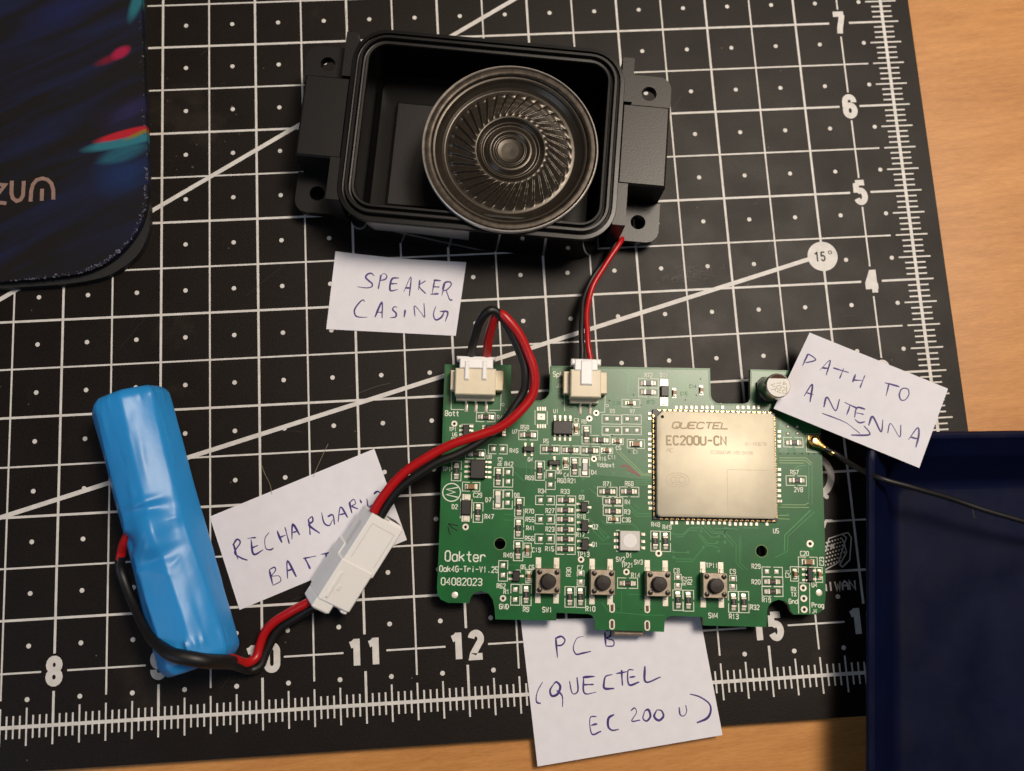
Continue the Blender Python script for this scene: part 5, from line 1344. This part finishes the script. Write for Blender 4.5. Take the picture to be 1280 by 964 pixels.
# antenna socket on the board
ax_, ay_ = D['ant']['c']
m = MB(); m.box((0, 0, 0), (3.0, 3.1, .35), ch=.05); m.lathe([(1.1, .35), (1.1, 1.2), (.95, 1.3), (.7, 1.2)], n=24)
m.build('antenna_socket', 'gold', pcb, loc=(ax_, ay_, ZB + .045), smooth=40)

# board-mounted wire headers
def header(name, H, z0):
    hx, hy, hw_, hh = H['body']
    root = empty(name, (hx, hy, ZB + .045), 0); root.parent = pcb
    r = MB(); r.box((0, 0, .9), (hw_, hh, 4.9), ch=.25)
    r.box((0, -hh / 2 + .1, .1), (hw_ - .5, 2.2, 2.2), ch=.1)
    r.build('socket_body', 'cream_nylon', root)
    for k in ('wl', 'wr'):
        x, y, w, h = H[k]; MB().box((x - hx, y - hy, .1), (w + .3, h, 3.4), ch=.15).build('side_tab', 'cream_nylon', root)
        s = -1 if k == 'wl' else 1
        MB().box((x - hx + s * (w / 2 + .12), y - hy + .8, .0), (.35, h * .75, 2.6), ch=.08).build('solder_tab', 'gold', root)
    for p in H['pins']:
        q = MB(); xx, yy_ = p[0] - hx, p[1] - hy
        q.tube([(xx, -hh / 2 - .0, 2.0), (xx, -hh / 2 - 1.0, 1.9), (xx, -hh / 2 - 1.7, .6), (xx, -hh / 2 - 3.4, .25)], .26, 8, smooth=4)
        q.box((xx, -hh / 2 - 2.5, -.02), (.85, 2.3, .16), ch=.05)
        q.build('pin', 'solder', root, smooth=50)
    return root, hx, hy
def plug(H, parent, name='plug_housing', xf=None):
    hx, hy = 0, 0
    m = MB()
    x, y, w, h = H['fl']; m.box((x, y, ZB + 2.6), (w, h, 3.4), ch=.3)
    x, y, w, h = H['neck']; m.box((x, y, ZB + 2.0), (w, h + .6, 4.2), ch=.2)
    for x, y, w, h in H['prong']: m.box((x, y, ZB + 5.2), (w, h, 1.25), ch=.3)
    return m.build(name, 'white_nylon', parent, xf=xf)
header('battery_header', D['hdr']['b'], 0)
header('speaker_header', D['hdr']['s'], 0)
PCBM = Matrix.Translation((BX, BY, 4.4)) @ Matrix.Rotation(TH, 4, 'Z')

# plug of the speaker cable
plug(D['hdr']['s'], sc, xf=Matrix.Translation((-17, 5, 0)) @ PCBM)

# ---------------------------------------------------------------- battery lead (board to inline connector)
BO = (-10, -15, 0)
bl = empty('battery_lead', BO, 0, 'thick red and black wires arching from the board socket to a white inline plug', 'cable')
plug(D['hdr']['b'], bl, xf=Matrix.Translation((10, 15, 0)) @ PCBM)
MB().tube(rel3(D['redloop'], BO), 1.16).build('red_wire', 'wire_red', bl, smooth=60)
MB().tube(rel3(D['blackloop'], BO), 1.08).build('black_wire', 'wire_black', bl, smooth=60)
# inline connector pair, rolled on its long axis
A0 = Vector((-33.5, -48.9, 13.2)); A1 = Vector((-47.2, -68.3, 11.6))
exv = (A1 - A0).normalized()
hz = Vector((-exv.y, exv.x, 0)).normalized()
if hz.x < 0: hz = -hz
up = exv.cross(hz)
if up.z < 0: up = -up
al = math.radians(31)
wv = hz * math.cos(al) - up * math.sin(al)
sv = -hz * math.sin(al) - up * math.cos(al)
def cbox(m, a0, a1, w0, w1, s0, s1, mi=0, e=.25):
    # box in connector space: a along the axis, w across the pale face, s down the side; small chamfered edges
    pts = []
    for a in (a0, a0 + e, a1 - e, a1):
        i = 0 if a in (a0 + e, a1 - e) else e
        loop = [(w0 + i + e, s0 + i), (w1 - i - e, s0 + i), (w1 - i, s0 + i + e), (w1 - i, s1 - i - e), (w1 - i - e, s1 - i), (w0 + i + e, s1 - i), (w0 + i, s1 - i - e), (w0 + i, s0 + i + e)]
        pts.append([tuple(A0 + exv * a + wv * w + sv * s) for w, s in loop])
    loft(m, pts, mi)
m = MB(); cbox(m, 0, 14, 0, 9.4, 0, 7.6); cbox(m, -.5, .4, 5.2, 9.3, .6, 6.8)
m.build('inline_plug', 'white_nylon', bl, xf=Matrix.Translation(-Vector(BO)))
m = MB()
cbox(m, -.04, .3, .9, 4.0, 1.4, 5.4, e=.1); cbox(m, -.54, -.2, 5.6, 8.8, 1.4, 5.4, e=.1)
m.build('wire_cavity', 'case_satin', bl, xf=Matrix.Translation(-Vector(BO)))['kind'] = 'stuff'
m = MB()
cbox(m, 2.0, 11.5, 1.2, 1.5, -.02, .2, e=.02); cbox(m, 2.0, 11.5, 7.9, 8.2, -.02, .2, e=.02); cbox(m, 2.0, 2.3, 1.5, 7.9, -.02, .2, e=.02)
cbox(m, 3.2, 10.0, -.02, .2, 2.6, 4.8, e=.1)
m.build('mould_line', 'nylon_shade', bl, xf=Matrix.Translation(-Vector(BO)))['kind'] = 'stuff'

# ---------------------------------------------------------------- battery pack
b1, b2 = Vector(D['batt'][0] + (9.25,)), Vector(D['batt'][1] + (9.15,))
PO2 = Vector((-84, -48, 0))
bat = empty('battery_pack', PO2, 0, 'cylindrical rechargeable cell in shiny blue shrink wrap with short red and black leads', 'battery')
ax = (b2 - b1).normalized(); lat = Vector((-ax.y, ax.x, 0)).normalized()
if lat.x < 0: lat = -lat
upv = lat.cross(ax)
if upv.z < 0: upv = -upv
L = (b2 - b1).length
NL, NT = 150, 128
vs = []; fs = []
random.seed(21)
WR = [(random.uniform(-1.4, 1.4), random.uniform(1, 62), random.uniform(.05, .16), random.uniform(1.2, 6.0), random.uniform(-.16, .20), random.uniform(-.07, .07)) for _ in range(46)]
WR += [(random.uniform(-1.4, 1.4), random.choice((0.5, 61.5)), random.uniform(.04, .08), random.uniform(1.0, 2.5), random.uniform(.12, .28), 0) for _ in range(22)]
WR += [(random.uniform(-.9, .6), 34 + random.uniform(-9, 10), random.uniform(.05, .5), random.uniform(.5, 2.6), random.uniform(-.3, .34), random.uniform(-.2, .2)) for _ in range(20)]
def bump(th, s, th0, s0, rt, rs, h): return h * math.exp(-((th - th0) / rt) ** 2 - ((s - s0) / rs) ** 2)
for i in range(NL):
    s = -1.2 + (L + 2.4) * i / (NL - 1)
    endf = 1.0
    if s < 1.6: endf = 1 - .20 * ((1.6 - s) / 3.2) ** 2.2
    if s > L - 1.6: endf = 1 - .22 * ((s - L + 1.6) / 3.0) ** 2.0
    for j in range(NT):
        th = 2 * PI * j / NT - PI        # 0 = up, + towards right
        # eight soft facets, slightly twisting
        tt = th - .12 + .10 * math.sin(s * .07)
        seg = PI / 4
        d = (tt % seg) - seg / 2
        fac = math.cos(seg / 2) / math.cos(d)
        r = 9.25 * (0.30 + .70 * fac * 1.045)
        r += .05 * math.sin(s * .23 + 3 * th) + .012 * math.sin(s * .9 + 5 * th)
        r += bump(th, s, -.12, 34.0, .36, 5.0, 1.5) + bump(th, s, -.10, 26.6, .42, 1.0, .45) - bump(th, s, .0, 28.6, .5, 1.3, .75) - bump(th, s, -.1, 40.5, .5, 1.2, .45)
        r -= bump(th, s, -.85, 34.5, .22, 2.2, 1.6) - bump(th, s, -.75, 31.5, .3, 1.2, .4)
        r += bump(th, s, -.62, 48, .14, 9, .35) - bump(th, s, -.95, 45, .2, 8, .5)
        for t0, s0, rt, rs, h, sk in WR:
            ds = (s - s0) / rs
            if -2.2 < ds < 2.2:
                dt = (th - t0 - sk * ds) / rt
                if -2.2 < dt < 2.2: r += h * math.exp(-dt * dt - ds * ds)
        r *= endf
        if s > L - .2 and th < 0: r *= 1 + .02 * (s - L)
        p = b1 + ax * s + lat * (r * math.sin(th)) + upv * (r * math.cos(th))
        p.z = max(p.z, .06)
        vs.append(tuple(p - PO2))
for i in range(NL - 1):
    for j in range(NT): fs.append((i * NT + j, i * NT + (j + 1) % NT, (i + 1) * NT + (j + 1) % NT, (i + 1) * NT + j))
fs.append(tuple(range(NT))); fs.append(tuple((NL - 1) * NT + i for i in range(NT)))
b = MB(); b.add(vs, fs)
b.build('wrapped_cell', 'shrink_blue', bat, smooth=50)
MB().tube(rel3(D['red_in'], PO2), 1.12).build('red_wire', 'wire_red', bat, smooth=60)
MB().tube(rel3(D['red_out'], PO2), 1.12).build('red_wire', 'wire_red', bat, smooth=60)
MB().tube(rel3(D['sleeve'], PO2), 1.22, taper=lambda t: 1.0 + .42 * max(0, min(1, (t - .45) / .25))).build('wire_sleeve', 'wire_black', bat, smooth=60)
MB().tube(rel3(D['black_out'], PO2), 1.12).build('black_wire', 'wire_black', bat, smooth=60)
m = MB()
cbox(m, 12.6, 23.9, -.35, 8.9, -.30, 8.4, e=.4)
cbox(m, 23.4, 26.4, -.35, 4.6, .0, 8.3, e=.4)
cbox(m, 23.4, 24.7, 6.9, 8.7, .2, 5.0, e=.3)
cbox(m, 9.6, 23.2, -.3, 1.6, 3.8, 9.3, e=.4)
cbox(m, 15.6, 22.6, .9, 1.7, -.62, .1, e=.15)
cbox(m, 18.6, 20.0, 2.4, 3.3, -.45, .1, e=.12)
m.build('inline_socket', 'white_nylon_b', bat, xf=Matrix.Translation(-PO2))

# ---------------------------------------------------------------- antenna cable
AO = Vector((80, -45, 0))
an = empty('antenna_cable', AO, 0, 'thin black antenna lead with a gold snap-on plug at the board corner', 'cable')
MB().tube(rel3(D['antcable'], AO), .68, 10).build('cable', 'wire_black', an, smooth=60)
p0, p1 = Vector(D['plug'][0]), Vector(D['plug'][1])
p0.z = p1.z = 0
d = (p1 - p0).normalized(); nrm = Vector((-d.y, d.x, 0))
m = MB()
def el2(t, w): return p0 + d * t + nrm * w
body = [(-1.25, 0), (-1.1, .75), (-.5, 1.2), (.4, 1.25), (1.2, 1.0), (1.9, .75), (2.6, .62), (3.6, .58), (3.6, -.58), (2.6, -.62), (1.9, -.75), (1.2, -1.0), (.4, -1.25), (-.5, -1.2), (-1.1, -.75)]
def blp(k, z, sh=0): return [tuple(el2(t * k + sh, w * k) - AO + Vector((0, 0, z))) for t, w in body]
loft(m, [blp(1, 7.0), blp(1.03, 7.3), blp(1.0, 8.0), blp(.85, 8.3), blp(.55, 8.38)])
m.tube([tuple(el2(2.4, 0) - AO + Vector((0, 0, 7.75))), tuple(el2(5.4, 0) - AO + Vector((0, 0, 7.85)))], .72, 12, smooth=0)
m.build('snap_plug', 'gold', an, smooth=50)

# ---------------------------------------------------------------- plastic tray
TO = Vector((120, -75, 0))
tray = empty('plastic_tray', TO, 0, 'dark navy blue plastic tray with a raised rounded lip at the lower right', 'tray')
def offset_poly(c, o):
    # c: convex, counter-clockwise corners; o > 0 inward
    n = len(c); out = []
    for i in range(n):
        p0_, p1_, p2_ = Vector(c[i - 1]), Vector(c[i]), Vector(c[(i + 1) % n])
        d1 = (p1_ - p0_).normalized(); d2 = (p2_ - p1_).normalized()
        n1 = Vector((-d1.y, d1.x)); n2 = Vector((-d2.y, d2.x))
        m_ = (n1 + n2).normalized(); out.append(p1_ + m_ * (o / m_.dot(n1)))
    return out
def round_poly(c, r, z, seg=8):
    n = len(c); out = []
    for i in range(n):
        p0_, p1_, p2_ = Vector(c[i - 1]), Vector(c[i]), Vector(c[(i + 1) % n])
        a = (p0_ - p1_).normalized(); b_ = (p2_ - p1_).normalized()
        ang = a.angle(b_); t = r / math.tan(ang / 2)
        s0, s1 = p1_ + a * t, p1_ + b_ * t
        cen = p1_ + (a + b_).normalized() * (r / math.sin(ang / 2))
        v0, v1 = s0 - cen, s1 - cen
        tot = v0.angle(v1); sgn = 1 if v0.x * v1.y - v0.y * v1.x > 0 else -1
        for k in range(seg + 1):
            q = Matrix.Rotation(sgn * tot * k / seg, 2) @ v0
            out.append((cen.x + q.x, cen.y + q.y, z))
    return out
tcn = [(88.5, -36.05), (71.4, -174.0), (190.0, -184.0), (195.0, -40.3)]
tcn = [(p[0] - TO.x, p[1] - TO.y) for p in tcn]
b = MB()
tprof = [(9.0, 0.3), (8.2, 1.0), (1.0, 13.2), (.05, 14.8), (.0, 15.3), (.35, 15.8), (1.0, 16.05), (1.7, 15.9), (2.2, 15.4), (2.6, 14.9), (5.4, 13.0), (6.2, 12.0), (11.0, 4.0), (12.2, 3.0), (14.0, 2.7)]
loft(b, [round_poly(offset_poly(tcn, o), max(1.0, 7.0 - o * .4), z) for o, z in tprof])
b.build('tray_shell', 'tray_blue', tray, smooth=30)
m = MB(); m.ribbon([(-1, 20), (-.6, 16.5)], .25, 2.73); m.build('floor_seam', 'case_plastic', tray, recalc=False)

# ---------------------------------------------------------------- paper labels
def pen(P):
    if len(P) == 2: P = [P[0], P[0].lerp(P[1], .5) + Vector((random.uniform(-.06, .06), random.uniform(-.06, .06), 0)), P[1]]
    return [(p.x, p.y) for p in catmull(P, 6)]
def pressure(w, i): return lambda t: w * (1.0 + .22 * math.sin(i * 2.3) + .30 * math.sin(t * 5 + i * 1.9)) * (.55 + .45 * min(1, t * 7, (1 - t) * 5 + .15))
def paper(name, corners, z, label, ink, wob=.25, group='hand-lettered paper labels'):
    cx = sum(p[0] for p in corners) / len(corners); cy = sum(p[1] for p in corners) / len(corners)
    root = empty(name, (cx, cy, z), 0, label, 'paper label', group)
    m = MB(); n = len(corners)
    m.prism([(p[0] - cx, p[1] - cy) for p in corners], 0, .12)
    m.build('sheet', 'paper', root)
    k = MB()
    for i, st in enumerate(ink):
        k.ribbon(pen([Vector((p[0] - cx, p[1] - cy, 0)) for p in st]), pressure(wob, i), .135 + (i % 6) * .002)
    k.build('handwriting', 'ink', root, recalc=False)
    return root
paper('paper_label', D['paper_speaker'], .09, 'white paper slip reading SPEAKER CASING in blue pen, below the speaker housing', D['ink_speaker'], .38)
paper('paper_label', D['paper_battery'], .09, 'white paper slip reading RECHARGABLE BATTERY, tilted, beside the blue cell under the white connector', D['ink_battery'], .38)
paper('paper_label', D['paper_pcb'], .09, 'white paper slip lettered PCB in blue pen, tucked under the green board', D['ink_pcb'], .42)
# the antenna label lies tilted, propped between the board and the tray lip
A = D['antlabel']
ao = Vector(A['o']); vx = Vector(A['ax']); vy = Vector(A['ay']); vn = vx.cross(vy)
root = empty('paper_label', ao, 0, 'white paper slip reading PATH TO ANTENNA with an arrow, propped over the tray corner', 'paper label', 'hand-lettered paper labels')
MX = Matrix((vx, vy, vn)).transposed().to_4x4()
m = MB(); m.prism([tuple(c) for c in A['corners']], 0, .12); m.build('sheet', 'paper', root, xf=MX)
k = MB()
for i, st in enumerate(A['ink']):
    k.ribbon(pen([Vector((p[0], p[1], 0)) for p in st]), pressure(.34, i), .135 + (i % 6) * .002)
k.build('handwriting', 'ink', root, recalc=False, xf=MX)

# ---------------------------------------------------------------- stray fibres
def fibre(pts, label):
    c = pts[0]
    o = MB().tube([(p[0] - c[0], p[1] - c[1], p[2]) for p in pts], .05, 5, smooth=5).build('fibre', 'fibre')
    o.location = Vector((c[0], c[1], 0)) * MM
    tag(o, label, 'fibre')
fibre([(-46.0, -30.1, .15), (-47.4, -33.0, .5), (-48.9, -36.0, .4), (-49.9, -38.4, .5)], 'pale curved fibre lying on the mat above the middle of the battery label')
fibre([(-63.1, -34.6, .12), (-62.2, -37.0, .4), (-61.0, -39.6, .4), (-60.5, -42.2, .4)], 'short faint fibre lying at the upper left edge of the battery label')

# ---------------------------------------------------------------- render
SC.render.engine = 'CYCLES'
